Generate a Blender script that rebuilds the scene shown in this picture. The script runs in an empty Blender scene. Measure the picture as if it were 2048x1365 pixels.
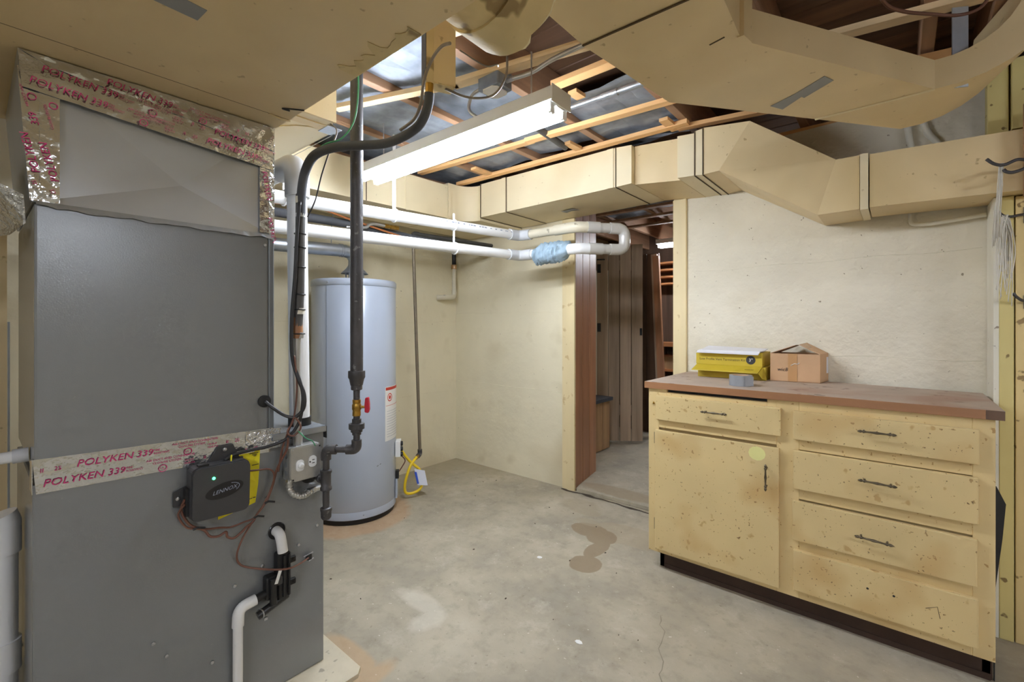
import bpy, bmesh, math, random
from mathutils import Vector, Matrix, noise as mnoise
random.seed(4)
sc = bpy.context.scene
C = sc.collection
# ------------------------------------------------------------------ camera, world, exposure
cam_d = bpy.data.cameras.new('camera')
cam_d.sensor_width = 36.0
cam_d.lens = 915.0 / 2048.0 * 36.0
cam_d.shift_y = -(682.5 - 650.0) / 2048.0
cam_d.clip_start = 0.03
cam = bpy.data.objects.new('camera', cam_d)
C.objects.link(cam)
cam.location = (3.042, -2.822, 1.2)
cam.rotation_euler = (math.radians(90), 0, math.radians(90 - 49.83))
sc.camera = cam
world = bpy.data.worlds.new('world')
sc.world = world
world.use_nodes = True
world.node_tree.nodes['Background'].inputs[0].default_value = (.8, .85, 1, 1)
world.node_tree.nodes['Background'].inputs[1].default_value = .0
vs = sc.view_settings
vs.view_transform = 'Standard'; vs.look = 'None'; vs.gamma = 1.0; vs.use_curve_mapping = False
vs.exposure = 0.62
sc.cycles.max_bounces = 5; sc.cycles.diffuse_bounces = 5; sc.cycles.glossy_bounces = 2; sc.cycles.transmission_bounces = 2
sc.cycles.caustics_reflective = False; sc.cycles.caustics_refractive = False
sc.cycles.adaptive_threshold = .07
TUBE_POWER = 62.0      # emission of the fluorescent tubes in the room
FILL_POWER = 72.0      # the unseen lamps added behind the camera for fill
NEXT_POWER = 42.0      # the lamp in the next room
R = math.radians

# ------------------------------------------------------------------ materials
def lin(c):
    return tuple(((x / 255.0) / 12.92 if x / 255.0 <= .04045 else ((x / 255.0 + .055) / 1.055) ** 2.4) for x in c) + (1.0,)
MATS = {}
def mat(name, col, rough=.6, metal=0.0, var=.12, vscale=6.0, bump=0.0, bscale=60.0, stretch=None, specks=None,
        coat=0.0, spec=.5, trans=0.0, emit=None, alpha=None, rand=0.0):
    """procedural principled material; col in sRGB bytes; specks = [(colour, scale, threshold, softness, strength)]"""
    m = bpy.data.materials.new(name); m.use_nodes = True
    nt = m.node_tree; N = nt.nodes; Lk = nt.links
    b = N['Principled BSDF']
    b.inputs['Roughness'].default_value = rough
    b.inputs['Metallic'].default_value = metal
    b.inputs['Specular IOR Level'].default_value = spec
    if coat: b.inputs['Coat Weight'].default_value = coat; b.inputs['Coat Roughness'].default_value = .15
    if trans: b.inputs['Transmission Weight'].default_value = trans
    tc = N.new('ShaderNodeTexCoord')
    vec = tc.outputs['Object']
    if stretch:
        mp = N.new('ShaderNodeMapping'); mp.inputs['Scale'].default_value = stretch
        if rand:
            oi = N.new('ShaderNodeObjectInfo'); vm = N.new('ShaderNodeVectorMath'); vm.operation = 'SCALE'
            cb = N.new('ShaderNodeCombineXYZ')
            for k in range(3): Lk.new(oi.outputs['Random'], cb.inputs[k])
            Lk.new(cb.outputs[0], vm.inputs[0]); vm.inputs['Scale'].default_value = 17.0
            Lk.new(vm.outputs[0], mp.inputs['Location'])
        Lk.new(vec, mp.inputs['Vector']); vec = mp.outputs[0]
    base = lin(col)
    nz = N.new('ShaderNodeTexNoise'); nz.inputs['Scale'].default_value = vscale; nz.inputs['Detail'].default_value = 3
    nz.inputs['Roughness'].default_value = .6
    Lk.new(vec, nz.inputs['Vector'])
    rp = N.new('ShaderNodeValToRGB')
    rp.color_ramp.elements[0].position = .3; rp.color_ramp.elements[1].position = .7
    rp.color_ramp.elements[0].color = tuple(c * (1 - var) for c in base[:3]) + (1,)
    rp.color_ramp.elements[1].color = tuple(min(1, c * (1 + var)) for c in base[:3]) + (1,)
    Lk.new(nz.outputs['Fac'], rp.inputs['Fac'])
    out = rp.outputs['Color']
    for (sc_, s, th, soft, k) in (specks or []):
        n2 = N.new('ShaderNodeTexNoise'); n2.inputs['Scale'].default_value = s; n2.inputs['Detail'].default_value = 2
        Lk.new(tc.outputs['Object'], n2.inputs['Vector'])
        mr = N.new('ShaderNodeMapRange'); mr.inputs['From Min'].default_value = th; mr.inputs['From Max'].default_value = th + soft
        mr.inputs['To Max'].default_value = k
        Lk.new(n2.outputs['Fac'], mr.inputs['Value'])
        mx = N.new('ShaderNodeMix'); mx.data_type = 'RGBA'
        Lk.new(mr.outputs[0], mx.inputs[0]); Lk.new(out, mx.inputs[6]); mx.inputs[7].default_value = lin(sc_)
        out = mx.outputs[2]
    if rand:
        oi2 = N.new('ShaderNodeObjectInfo'); hs = N.new('ShaderNodeHueSaturation')
        mr2 = N.new('ShaderNodeMapRange'); mr2.inputs['To Min'].default_value = 1 - rand; mr2.inputs['To Max'].default_value = 1 + rand
        Lk.new(oi2.outputs['Random'], mr2.inputs['Value']); Lk.new(mr2.outputs[0], hs.inputs['Value'])
        Lk.new(out, hs.inputs['Color']); out = hs.outputs[0]
    Lk.new(out, b.inputs['Base Color'])
    if bump:
        n3 = N.new('ShaderNodeTexNoise'); n3.inputs['Scale'].default_value = bscale; n3.inputs['Detail'].default_value = 3
        Lk.new(vec if stretch else tc.outputs['Object'], n3.inputs['Vector'])
        bp = N.new('ShaderNodeBump'); bp.inputs['Strength'].default_value = bump; bp.inputs['Distance'].default_value = .01
        Lk.new(n3.outputs['Fac'], bp.inputs['Height']); Lk.new(bp.outputs[0], b.inputs['Normal'])
    if emit:
        b.inputs['Emission Color'].default_value = lin(emit[0]); b.inputs['Emission Strength'].default_value = emit[1]
    MATS[name] = m
    return m

DIRT = (120, 96, 62)
mat('duct', (226, 204, 160), .45, var=.05, vscale=3, specks=[((150, 118, 70), 34, .70, .05, .55), ((196, 170, 118), 2.3, .52, .25, .5)])
mat('duct_bright', (232, 217, 182), .45, var=.04, vscale=3, specks=[((160, 130, 84), 40, .72, .05, .4), ((206, 186, 140), 2.0, .52, .25, .45)])
mat('duct_old', (218, 198, 150), .7, var=.12, vscale=6, bump=.25, bscale=25, specks=[((120, 96, 56), 14, .60, .06, .75), ((150, 120, 70), 5, .58, .12, .5)])
mat('asbestos', (236, 228, 200), .9, var=.1, vscale=20, bump=.5, bscale=40, specks=[((170, 140, 80), 12, .55, .1, .6)])
mat('seam', (86, 70, 48), .8, var=.1)
mat('galv', (176, 182, 190), .38, .85, var=.10, vscale=14, bump=.03, bscale=80)
mat('plenum', (198, 202, 208), .34, .7, var=.05, vscale=3, bump=.02, bscale=60)
mat('pan', (150, 158, 170), .55, .6, var=.25, vscale=9, bump=.1, bscale=30, specks=[((70, 76, 86), 3, .52, .2, .6)])
mat('foil', (226, 228, 232), .15, .95, var=.06, vscale=7, bump=.5, bscale=30)
mat('foil_crumple', (226, 230, 236), .2, .92, var=.10, vscale=12, bump=1.0, bscale=55)
mat('ink', (196, 50, 112), .6, var=.05)
mat('furnace_paint', (138, 141, 143), .27, .35, var=.03, vscale=2, bump=.04, bscale=300, specks=[((170, 170, 165), 60, .74, .03, .3)])
mat('furnace_edge', (120, 124, 128), .4, .3, var=.04)
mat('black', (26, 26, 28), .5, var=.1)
mat('black_gloss', (30, 30, 32), .3, var=.1)
mat('charcoal', (62, 62, 64), .45, var=.05)
mat('iron', (78, 76, 78), .5, .35, var=.18, vscale=20, bump=.1, bscale=120, specks=[((150, 150, 150), 50, .66, .05, .5)])
mat('steel_pipe', (128, 116, 98), .5, .4, var=.15, vscale=20)
mat('dark_pipe', (84, 82, 80), .6, .2, var=.15, vscale=12)
mat('insul', (78, 80, 86), .75, var=.08, vscale=20)
mat('pvc', (236, 237, 238), .32, var=.02, coat=.2)
mat('pvc_grey', (206, 208, 212), .35, var=.03)
mat('pvc_old', (214, 206, 184), .4, var=.08, specks=[((120, 110, 90), 30, .66, .05, .6)])
mat('pvc_clear', (196, 194, 190), .22, var=.05, coat=.3)
mat('print_grey', (150, 158, 176), .6, var=.02)
mat('heater', (186, 196, 214), .28, .05, var=.02, vscale=1.5, coat=.35)
mat('heater_dark', (150, 160, 178), .4, .1, var=.03)
mat('brass', (176, 138, 62), .35, .85, var=.12, vscale=30)
mat('red', (196, 30, 56), .35, var=.04)
mat('yellow_flex', (238, 204, 40), .4, var=.05)
mat('yellow_sheet', (236, 222, 30), .55, var=.04)
mat('yellow_mark', (226, 222, 150), .6, var=.04)
mat('yellow_card', (196, 172, 50), .6, var=.05, specks=[((170, 146, 30), 9, .58, .1, .4)])
mat('yellow_card_dark', (150, 130, 40), .7, var=.05)
mat('cardboard', (204, 166, 128), .8, var=.06, vscale=8)
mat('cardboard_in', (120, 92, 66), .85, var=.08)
mat('packing_tape', (196, 152, 104), .25, var=.05)
mat('duct_tape', (158, 162, 168), .4, .3, var=.06, vscale=20)
mat('duct_tape_patch', (150, 152, 154), .6, .1, var=.05)
mat('white', (238, 238, 236), .45, var=.03)
mat('white_enamel', (232, 234, 236), .3, var=.02)
mat('paper', (232, 232, 238), .7, var=.04)
mat('label_blue', (50, 84, 190), .5, var=.05)
mat('label_red', (206, 60, 44), .5, var=.05)
mat('silver', (200, 202, 206), .3, .9, var=.06, vscale=30)
mat('zinc', (192, 192, 190), .35, .7, var=.10, vscale=18)
mat('wire_brown', (112, 74, 60), .4, var=.08)
mat('wire_green', (70, 150, 110), .45, var=.05)
mat('wire_black', (44, 44, 46), .4, var=.1)
mat('wire_grey', (120, 112, 104), .5, var=.1)
mat('copper', (206, 132, 84), .35, .6, var=.08, vscale=20)
mat('wall_paint', (230, 221, 194), .75, var=.045, vscale=2.2, bump=.35, bscale=14,
    specks=[((172, 150, 104), 1.3, .56, .20, .55), ((96, 76, 48), 46, .745, .02, .6), ((190, 176, 140), 5, .60, .15, .3)])
mat('wall_rough', (226, 219, 200), .8, var=.05, vscale=3, bump=1.0, bscale=22,
    specks=[((110, 90, 60), 46, .735, .02, .7), ((180, 160, 116), 2, .58, .2, .35)])
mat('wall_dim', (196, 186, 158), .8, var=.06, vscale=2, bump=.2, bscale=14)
mat('board_yellow', (208, 192, 128), .6, var=.06, vscale=5, bump=.12, bscale=30, stretch=(1, 1, .15), specks=[((96, 66, 28), 24, .70, .03, .8)])
mat('board_white', (226, 222, 206), .65, var=.05, specks=[((96, 66, 28), 30, .72, .03, .7)])
mat('board_cream', (214, 190, 134), .6, var=.08, vscale=5, bump=.15, bscale=30, stretch=(1, 1, .15), specks=[((110, 80, 40), 24, .68, .04, .8)])
mat('casing', (226, 208, 164), .55, var=.10, vscale=5, stretch=(1, 1, .12), specks=[((176, 140, 84), 16, .62, .06, .5)])
def wood(name, col, axis, var=.25, rough=.6, rand=.12, vs=6):
    st = [14, 14, 14]; st[axis] = .8
    mat(name, col, rough, var=var, vscale=vs / 6, stretch=tuple(st), rand=rand, bump=.12, bscale=3)
wood('wood_strip_x', (226, 178, 122), 0, .16)
wood('wood_strip_pale_x', (234, 206, 162), 0, .14)
wood('wood_joist_y', (158, 122, 94), 1, .28)
wood('wood_plank_x', (112, 82, 60), 0, .35, rand=.25)
wood('wood_red_z', (178, 128, 94), 2, .22, rough=.4, rand=.10)
wood('wood_grey_z', (178, 156, 134), 2, .25, rough=.6, rand=.10)
wood('wood_dark_z', (96, 72, 56), 2, .3, rand=.15)
wood('wood_old_z', (176, 142, 104), 2, .25, rand=.15)
wood('wood_orange_x', (196, 130, 80), 0, .2)
wood('counter_edge', (152, 108, 74), 0, .14, rough=.45)
mat('counter_top', (184, 166, 150), .7, var=.10, vscale=7, specks=[((92, 66, 48), 18, .64, .05, .6), ((160, 112, 82), 3, .54, .15, .5)])
mat('cab', (214, 190, 138), .5, var=.05, vscale=3, bump=.05, bscale=40,
    specks=[((182, 138, 72), 4.0, .56, .16, .5), ((166, 120, 60), 22, .665, .05, .55), ((140, 96, 42), 55, .695, .025, .65), ((84, 58, 30), 110, .71, .015, .8)])
mat('cab_frame', (216, 192, 140), .5, var=.05, vscale=3, specks=[((150, 104, 44), 60, .70, .02, .7), ((190, 150, 90), 4, .58, .14, .4), ((84, 58, 30), 95, .725, .015, .8)])
mat('cab_side', (206, 182, 130), .6, var=.06)
mat('toe', (64, 46, 36), .8, var=.2)
mat('antique', (110, 100, 84), .38, .85, var=.25, vscale=60)
mat('cloth', (158, 180, 196), .9, var=.08, vscale=14, bump=.3, bscale=120)
mat('string', (226, 222, 212), .95, var=.06)
mat('concrete_pad', (206, 196, 172), .85, var=.08, vscale=9, bump=.3, bscale=40, specks=[((186, 130, 76), 6, .58, .12, .5), ((110, 100, 86), 30, .68, .05, .5)])
mat('grime', (74, 64, 52), .9, var=.2)
mat('crack', (146, 138, 120), .95, var=.1)
mat('tag_white', (224, 228, 240), .6, var=.03)
mat('led', (60, 230, 130), .4, var=0, emit=((60, 255, 140), 6))
mat('tube_glow', (255, 255, 255), .4, var=0, emit=((236, 244, 255), TUBE_POWER))
mat('tube_glow_fill', (255, 255, 255), .4, var=0, emit=((236, 243, 255), FILL_POWER))
mat('tube_glow_next', (255, 255, 255), .4, var=0, emit=((240, 246, 255), NEXT_POWER))
mat('lamp_end', (190, 222, 206), .4, var=.03)

def floor_material():
    m = bpy.data.materials.new('concrete_floor'); m.use_nodes = True
    nt = m.node_tree; N = nt.nodes; L = nt.links; b = N['Principled BSDF']
    tc = N.new('ShaderNodeTexCoord'); P = tc.outputs['Object']
    def noise(s, d=5, r=.6):
        n = N.new('ShaderNodeTexNoise'); n.inputs['Scale'].default_value = s; n.inputs['Detail'].default_value = d
        n.inputs['Roughness'].default_value = r; L.new(P, n.inputs['Vector']); return n
    n1 = noise(2.2); r1 = N.new('ShaderNodeValToRGB')
    e = r1.color_ramp.elements
    e[0].position = .3; e[0].color = lin((150, 143, 128)); e[1].position = .72; e[1].color = lin((192, 183, 162))
    x = e.new(.52); x.color = lin((174, 165, 145))
    L.new(n1.outputs['Fac'], r1.inputs['Fac']); out = r1.outputs['Color']
    def mix(fac, col):
        nonlocal out
        mx = N.new('ShaderNodeMix'); mx.data_type = 'RGBA'; L.new(fac, mx.inputs[0]); L.new(out, mx.inputs[6]); mx.inputs[7].default_value = lin(col); out = mx.outputs[2]
    def rng(sock, a, b_, k):
        mr = N.new('ShaderNodeMapRange'); mr.inputs['From Min'].default_value = a; mr.inputs['From Max'].default_value = b_; mr.inputs['To Max'].default_value = k
        L.new(sock, mr.inputs['Value']); return mr.outputs[0]
    mix(rng(noise(16).outputs['Fac'], .50, .75, .5), (136, 127, 108))
    mix(rng(noise(6, 6, .7).outputs['Fac'], .55, .72, .5), (206, 199, 182))
    mix(rng(noise(55, 3).outputs['Fac'], .64, .72, .5), (126, 116, 98))
    mix(rng(noise(42, 2).outputs['Fac'], .70, .74, .55), (232, 228, 216))
    wob = noise(9, 4)
    def stain(ells, col, k, soft=.12, wobble=.5):
        best = None
        for (cx, cy, rx, ry) in ells:
            mp = N.new('ShaderNodeMapping'); mp.inputs['Location'].default_value = (-cx / rx, -cy / ry, 0); mp.inputs['Scale'].default_value = (1 / rx, 1 / ry, 0)
            L.new(P, mp.inputs['Vector']); ln = N.new('ShaderNodeVectorMath'); ln.operation = 'LENGTH'; L.new(mp.outputs[0], ln.inputs[0])
            s = ln.outputs['Value']
            if best is None: best = s
            else:
                mn = N.new('ShaderNodeMath'); mn.operation = 'MINIMUM'; L.new(best, mn.inputs[0]); L.new(s, mn.inputs[1]); best = mn.outputs[0]
        ad = N.new('ShaderNodeMath'); ad.operation = 'MULTIPLY_ADD'; L.new(wob.outputs['Fac'], ad.inputs[0]); ad.inputs[1].default_value = wobble; L.new(best, ad.inputs[2])
        top = 1 + wobble * .5
        mr = N.new('ShaderNodeMapRange'); mr.inputs['From Min'].default_value = top; mr.inputs['From Max'].default_value = top - soft; mr.inputs['To Max'].default_value = k
        L.new(ad.outputs[0], mr.inputs['Value']); mix(mr.outputs[0], col)
    stain([(1.90, -.40, .14, .12), (1.80, -.42, .16, .13), (1.98,-.42,.1,.1)], (172, 158, 132), .55, .08, .35)
    stain([(1.66, -.485, .115, .085), (1.765, -.525, .085, .095), (1.81, -.66, .05, .12), (1.845, -.83, .085, .085)], (142, 124, 98), .85, .06, .35)
    stain([(1.42, -.20, .16, .10), (1.50, -.27, .13, .06), (1.60, -.40, .10, .05)], (164, 152, 128), .6, .25, .5)
    stain([(1.55, .12, .35, .10), (1.85, .13, .2, .08)], (156, 140, 112), .7, .25, .5)
    stain([(.05, -.05, .85, .24), (.05, -.35, .3, .6)], (168, 156, 128), .6, .5)
    stain([(.40, -1.25, .36, .38)], (196, 146, 96), .45, .12, .25)
    stain([(1.52, -1.935, .20, .06), (1.67, -2.02, .06, .2)], (196, 160, 116), .5, .3)
    stain([(1.46, -1.56, .16, .06), (1.58, -1.62, .06, .1)], (222, 216, 200), .4, .35, .9)
    L.new(out, b.inputs['Base Color']); b.inputs['Roughness'].default_value = .72
    bp = N.new('ShaderNodeBump'); bp.inputs['Strength'].default_value = .25; bp.inputs['Distance'].default_value = .008
    L.new(noise(28, 6).outputs['Fac'], bp.inputs['Height']); L.new(bp.outputs[0], b.inputs['Normal'])
    MATS['floor'] = m
floor_material()

# ------------------------------------------------------------------ geometry helpers
ORG = {}
def V(p): return Vector(p)
def link(o, parent=None):
    C.objects.link(o)
    if parent is not None: o.parent = parent
def tag(o, label=None, cat=None, group=None, kind=None):
    if label: o['label'] = label
    if cat: o['category'] = cat
    if group: o['group'] = group
    if kind: o['kind'] = kind
    return o
def thing(name, label, cat, loc, group=None):
    o = bpy.data.objects.new(name, None); o.empty_display_size = .05
    link(o); o.location = loc; ORG[o.name] = V(loc)
    return tag(o, label, cat, group)
def put(name, bm, m, parent=None, org=None, smooth=None, label=None, cat=None, group=None, kind=None):
    """turn a bmesh in world coordinates into one mesh object (part of parent, or top-level with its origin at org)"""
    o0 = ORG[parent.name] if parent is not None else V(org if org is not None else (0, 0, 0))
    bmesh.ops.translate(bm, verts=bm.verts, vec=-o0)
    bmesh.ops.recalc_face_normals(bm, faces=bm.faces)
    me = bpy.data.meshes.new(name); bm.to_mesh(me); bm.free()
    me.materials.append(MATS[m])
    if smooth is not None:
        for p in me.polygons: p.use_smooth = True
        if smooth < 180:
            me.set_sharp_from_angle(angle=R(smooth))
    o = bpy.data.objects.new(name, me)
    link(o, parent)
    if parent is None: o.location = o0
    ORG[o.name] = o0
    return tag(o, label, cat, group, kind)
def b_box(bm, a, b, bevel=0.0, seg=1):
    a = V(a); b = V(b)
    lo = V([min(a[i], b[i]) for i in range(3)]); hi = V([max(a[i], b[i]) for i in range(3)])
    r = bmesh.ops.create_cube(bm, size=1.0)
    vs_ = r['verts']
    for v in vs_:
        v.co = V([lo[i] + (v.co[i] + .5) * (hi[i] - lo[i]) for i in range(3)])
    if bevel:
        es = list({e for v in vs_ for e in v.link_edges})
        bmesh.ops.bevel(bm, geom=es, offset=bevel, segments=seg, affect='EDGES', profile=.7)
    return bm
def box(name, a, b, m, parent=None, bevel=0.0, seg=1, **k):
    bm = bmesh.new(); b_box(bm, a, b, bevel, seg)
    return put(name, bm, m, parent, **k)
def b_prism(bm, poly, off):
    """extrude a planar polygon (3-D points) along the vector off"""
    off = V(off)
    a = [bm.verts.new(V(p)) for p in poly]; b = [bm.verts.new(V(p) + off) for p in poly]
    n = len(poly)
    bm.faces.new(a); bm.faces.new(list(reversed(b)))
    for i in range(n):
        bm.faces.new((a[i], b[i], b[(i + 1) % n], a[(i + 1) % n]))
    return bm
def prism(name, poly, off, m, parent=None, **k):
    bm = bmesh.new(); b_prism(bm, poly, off); return put(name, bm, m, parent, **k)
def frame_of(d):
    d = d.normalized(); up = V((0, 0, 1)) if abs(d.z) < .95 else V((1, 0, 0))
    a = d.cross(up).normalized(); return a, d.cross(a).normalized()
def fillet(pts, rad, seg=6):
    pts = [V(p) for p in pts]
    if rad <= 0 or len(pts) < 3: return pts
    out = [pts[0]]
    for i in range(1, len(pts) - 1):
        p, a, b = pts[i], pts[i - 1], pts[i + 1]
        d1, d2 = (a - p), (b - p); l1, l2 = d1.length, d2.length
        if l1 < 1e-6 or l2 < 1e-6: continue
        d1 /= l1; d2 /= l2
        ang = d1.angle(d2, math.pi)
        if ang > math.pi - .05: out.append(p); continue
        t = min(rad / math.tan(ang / 2), l1 * .49, l2 * .49)
        s, e = p + d1 * t, p + d2 * t
        for k in range(seg + 1):
            f = k / seg
            out.append(s * (1 - f) ** 2 + p * 2 * f * (1 - f) + e * f ** 2)
    out.append(pts[-1]); return out
def smoothpath(pts, n=6):
    """catmull-rom through points"""
    pts = [V(p) for p in pts]; P = [pts[0]] + pts + [pts[-1]]; out = []
    for i in range(1, len(P) - 2):
        for k in range(n):
            t = k / n
            p0, p1, p2, p3 = P[i - 1], P[i], P[i + 1], P[i + 2]
            out.append(.5 * ((2 * p1) + (p2 - p0) * t + (2 * p0 - 5 * p1 + 4 * p2 - p3) * t * t + (3 * p1 - p0 - 3 * p2 + p3) * t ** 3))
    out.append(pts[-1]); return out
def b_tube(bm, pts, r, n=12, cap=True, scale=None):
    pts = [V(p) for p in pts]; rings = []
    a = None
    for i, p in enumerate(pts):
        d = (pts[min(i + 1, len(pts) - 1)] - pts[max(i - 1, 0)])
        if d.length < 1e-9: d = V((0, 0, 1))
        d.normalize()
        if a is None: a, b = frame_of(d)
        else:
            a = (a - d * a.dot(d)); a = a.normalized() if a.length > 1e-6 else frame_of(d)[0]; b = d.cross(a)
        rr = r[i] if isinstance(r, (list, tuple)) else r
        rings.append([bm.verts.new(p + (a * math.cos(2 * math.pi * k / n) + b * math.sin(2 * math.pi * k / n)) * rr) for k in range(n)])
    for i in range(len(rings) - 1):
        for k in range(n):
            bm.faces.new((rings[i][k], rings[i][(k + 1) % n], rings[i + 1][(k + 1) % n], rings[i + 1][k]))
    if cap:
        bm.faces.new(rings[0]); bm.faces.new(list(reversed(rings[-1])))
    return bm
def tube(name, pts, r, m, parent=None, bend=0.0, n=12, curve=False, **k):
    bm = bmesh.new()
    p = smoothpath(pts) if curve else fillet(pts, bend)
    b_tube(bm, p, r, n); return put(name, bm, m, parent, smooth=k.pop('smooth', 50), **k)
def b_lathe(bm, prof, base, axis=(0, 0, 1), n=24, cap=True):
    """prof: list of (radius, height along axis)"""
    ax = V(axis).normalized(); a, b = frame_of(ax); base = V(base); rings = []
    for (r, h) in prof:
        rings.append([bm.verts.new(base + ax * h + (a * math.cos(2 * math.pi * k / n) + b * math.sin(2 * math.pi * k / n)) * max(r, 1e-5)) for k in range(n)])
    for i in range(len(rings) - 1):
        for k in range(n):
            bm.faces.new((rings[i][k], rings[i][(k + 1) % n], rings[i + 1][(k + 1) % n], rings[i + 1][k]))
    if cap: bm.faces.new(rings[0]); bm.faces.new(list(reversed(rings[-1])))
    return bm
def lathe(name, prof, base, m, parent=None, axis=(0, 0, 1), n=24, cap=True, smooth=40, **k):
    bm = bmesh.new(); b_lathe(bm, prof, base, axis, n, cap); return put(name, bm, m, parent, smooth=smooth, **k)
FONT = {}
def text_mesh(s):
    if s not in FONT:
        cu = bpy.data.curves.new('lettering', 'FONT'); cu.body = s; cu.resolution_u = 2
        o = bpy.data.objects.new('lettering', cu); C.objects.link(o)
        dg = bpy.context.evaluated_depsgraph_get(); dg.update()
        me = bpy.data.meshes.new_from_object(o.evaluated_get(dg))
        bpy.data.objects.remove(o); bpy.data.curves.remove(cu)
        FONT[s] = ([v.co.copy() for v in me.vertices], [tuple(p.vertices) for p in me.polygons])
        bpy.data.meshes.remove(me)
    return FONT[s]
def b_text(bm, s, org, ux, uy, size, shear=0.0, bold=1.0):
    """flat lettering: org lower-left, ux reading direction, uy up"""
    vs_, fs = text_mesh(s); ux = V(ux).normalized(); uy = V(uy).normalized(); org = V(org)
    nv = [bm.verts.new(org + ux * ((v.x + shear * v.y) * size * bold) + uy * (v.y * size)) for v in vs_]
    for f in fs:
        try: bm.faces.new([nv[i] for i in f])
        except ValueError: pass
    return max([v.x for v in vs_] or [0]) * size * bold
def b_ring(bm, c, ux, uy, r0, r1, n=20):
    c = V(c); ux = V(ux).normalized(); uy = V(uy).normalized()
    A = [bm.verts.new(c + (ux * math.cos(2 * math.pi * k / n) + uy * math.sin(2 * math.pi * k / n)) * r0) for k in range(n)]
    B = [bm.verts.new(c + (ux * math.cos(2 * math.pi * k / n) + uy * math.sin(2 * math.pi * k / n)) * r1) for k in range(n)]
    for k in range(n): bm.faces.new((A[k], A[(k + 1) % n], B[(k + 1) % n], B[k]))
def b_disc(bm, c, ux, uy, r, n=20, ry=None):
    c = V(c); ux = V(ux).normalized(); uy = V(uy).normalized()
    bm.faces.new([bm.verts.new(c + ux * math.cos(2 * math.pi * k / n) * r + uy * math.sin(2 * math.pi * k / n) * (ry or r)) for k in range(n)])
def struct(o): o['kind'] = 'structure'; return o
# ================================================================== THE SETTING
o = box('floor', (-.25, -6.0, -.12), (7.2, 0.0, 0), 'floor'); struct(o)
FL = o
bm = bmesh.new()
pts = [(1.452, 1160), (1.47, 1200)]
def ribbon(bm, path, w, z):
    path = [V((p[0], p[1], z)) for p in path]; L_ = []; Rr = []
    for i, p in enumerate(path):
        d = (path[min(i + 1, len(path) - 1)] - path[max(i - 1, 0)]).normalized(); nrm = V((-d.y, d.x, 0))
        ww = w * (.4 + random.random()) * .5
        L_.append(bm.verts.new(p + nrm * ww)); Rr.append(bm.verts.new(p - nrm * ww))
    for i in range(len(path) - 1): bm.faces.new((L_[i], L_[i + 1], Rr[i + 1], Rr[i]))
crk = [(2.30, -.98)]
for i in range(26):
    crk.append((2.30 + .012 * i + random.uniform(-.012, .012), -.98 - .032 * i + random.uniform(-.008, .008)))
ribbon(bm, crk, .0032, .0012)
put('crack', bm, 'crack', FL)
bm = bmesh.new()
ribbon(bm, [(1.16 + .055 * i, -.03 + random.uniform(-.010, .010) - .0006 * i) for i in range(19)], .030, .0015)
put('joint', bm, 'grime', FL)
# small litter and paint flecks that lie on the floor
bm = bmesh.new()
for i in range(40):
    x = random.uniform(.5, 2.9); y = random.uniform(-2.2, -.15)
    if x > 2.0 and y > -.75: continue
    s = random.uniform(.0015, .0055); a = random.uniform(0, 6.3); c, s_ = math.cos(a), math.sin(a)
    q = [(-s, -s * .4), (s, -s * .5), (s * .8, s * .4), (-s * .7, s * .5)]
    b_prism(bm, [(x + c * u - s_ * v, y + s_ * u + c * v, .0005) for u, v in q], (0, 0, .003))
put('floor_litter', bm, 'grime', org=(1.5, -1.2, 0), label='dark crumbs and wood chips scattered over the bare concrete floor', cat='litter', kind='stuff')
for (x, y, s) in ((1.63, -.93, .020), (2.12, -1.34, .018)):
    bm = bmesh.new()
    b_prism(bm, [(x + s * math.cos(k * .9) * (.6 + .4 * random.random()), y + s * .6 * math.sin(k * .9), .0006) for k in range(7)], (0, 0, .002))
    put('paint_flake', bm, 'white', org=(x, y, 0), label='small white paint flake on the floor ' + ('beside the damp stain' if x < 2 else 'in front of the yellow cabinet'), cat='paint flake')
# pad under the furnace
prism('furnace_pad', [(.945, -2.99, 0), (1.64, -2.99, 0), (1.64, -1.972, 0), (1.617, -1.949, 0), (.945, -1.949, 0)], (0, 0, .014), 'concrete_pad', org=(1.2, -2.4, 0),
      label='thin worn concrete pad with a rusty edge under the grey furnace', cat='pad')
# walls
bm = bmesh.new(); b_box(bm, (-.25, -6.0, 0), (0, .25, 2.42)); WL = struct(put('wall_left', bm, 'wall_paint'))
bm = bmesh.new()
b_box(bm, (0, 0, 0), (1.19, .25, 2.2))
WR1 = struct(put('wall_right', bm, 'wall_paint'))
bm = bmesh.new()
b_prism(bm, [(2.03, 0, 0), (3.40, -.115, 0), (7.2, -.115, 0), (7.2, .25, 0), (2.03, .25, 0)], (0, 0, 2.2))
WR2 = struct(put('wall_right', bm, 'wall_rough'))
for (w, zs, ax) in ((WL, (.62, 1.22, 1.78), 1), (WR1, (.70, 1.30, 1.74), 0)):
    for z in zs:
        bm = bmesh.new()
        n = 40
        pts = []
        for i in range(n + 1):
            t = i / n
            pts.append((0.0, -2.2 + t * 2.18, z + .004 * math.sin(t * 19 + z * 7)) if ax == 1 else (.02 + t * 1.12, 0.0, z + .003 * math.sin(t * 13 + z * 5)))
        b_tube(bm, pts, .0018, 5); put('form_ridge', bm, 'wall_paint', w)
for z in (1.05, 1.52):
    bm = bmesh.new()
    b_tube(bm, [(2.09 + 1.22 * i / 30, -.0045 - .1025 * i / 30, z + .004 * math.sin(i * .6 + z)) for i in range(31)], .002, 5)
    put('form_ridge', bm, 'wall_rough', WR2)
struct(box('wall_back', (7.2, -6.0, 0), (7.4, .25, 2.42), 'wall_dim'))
struct(box('wall_near', (-.25, -6.2, 0), (7.4, -6.0, 2.42), 'wall_dim'))
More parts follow.
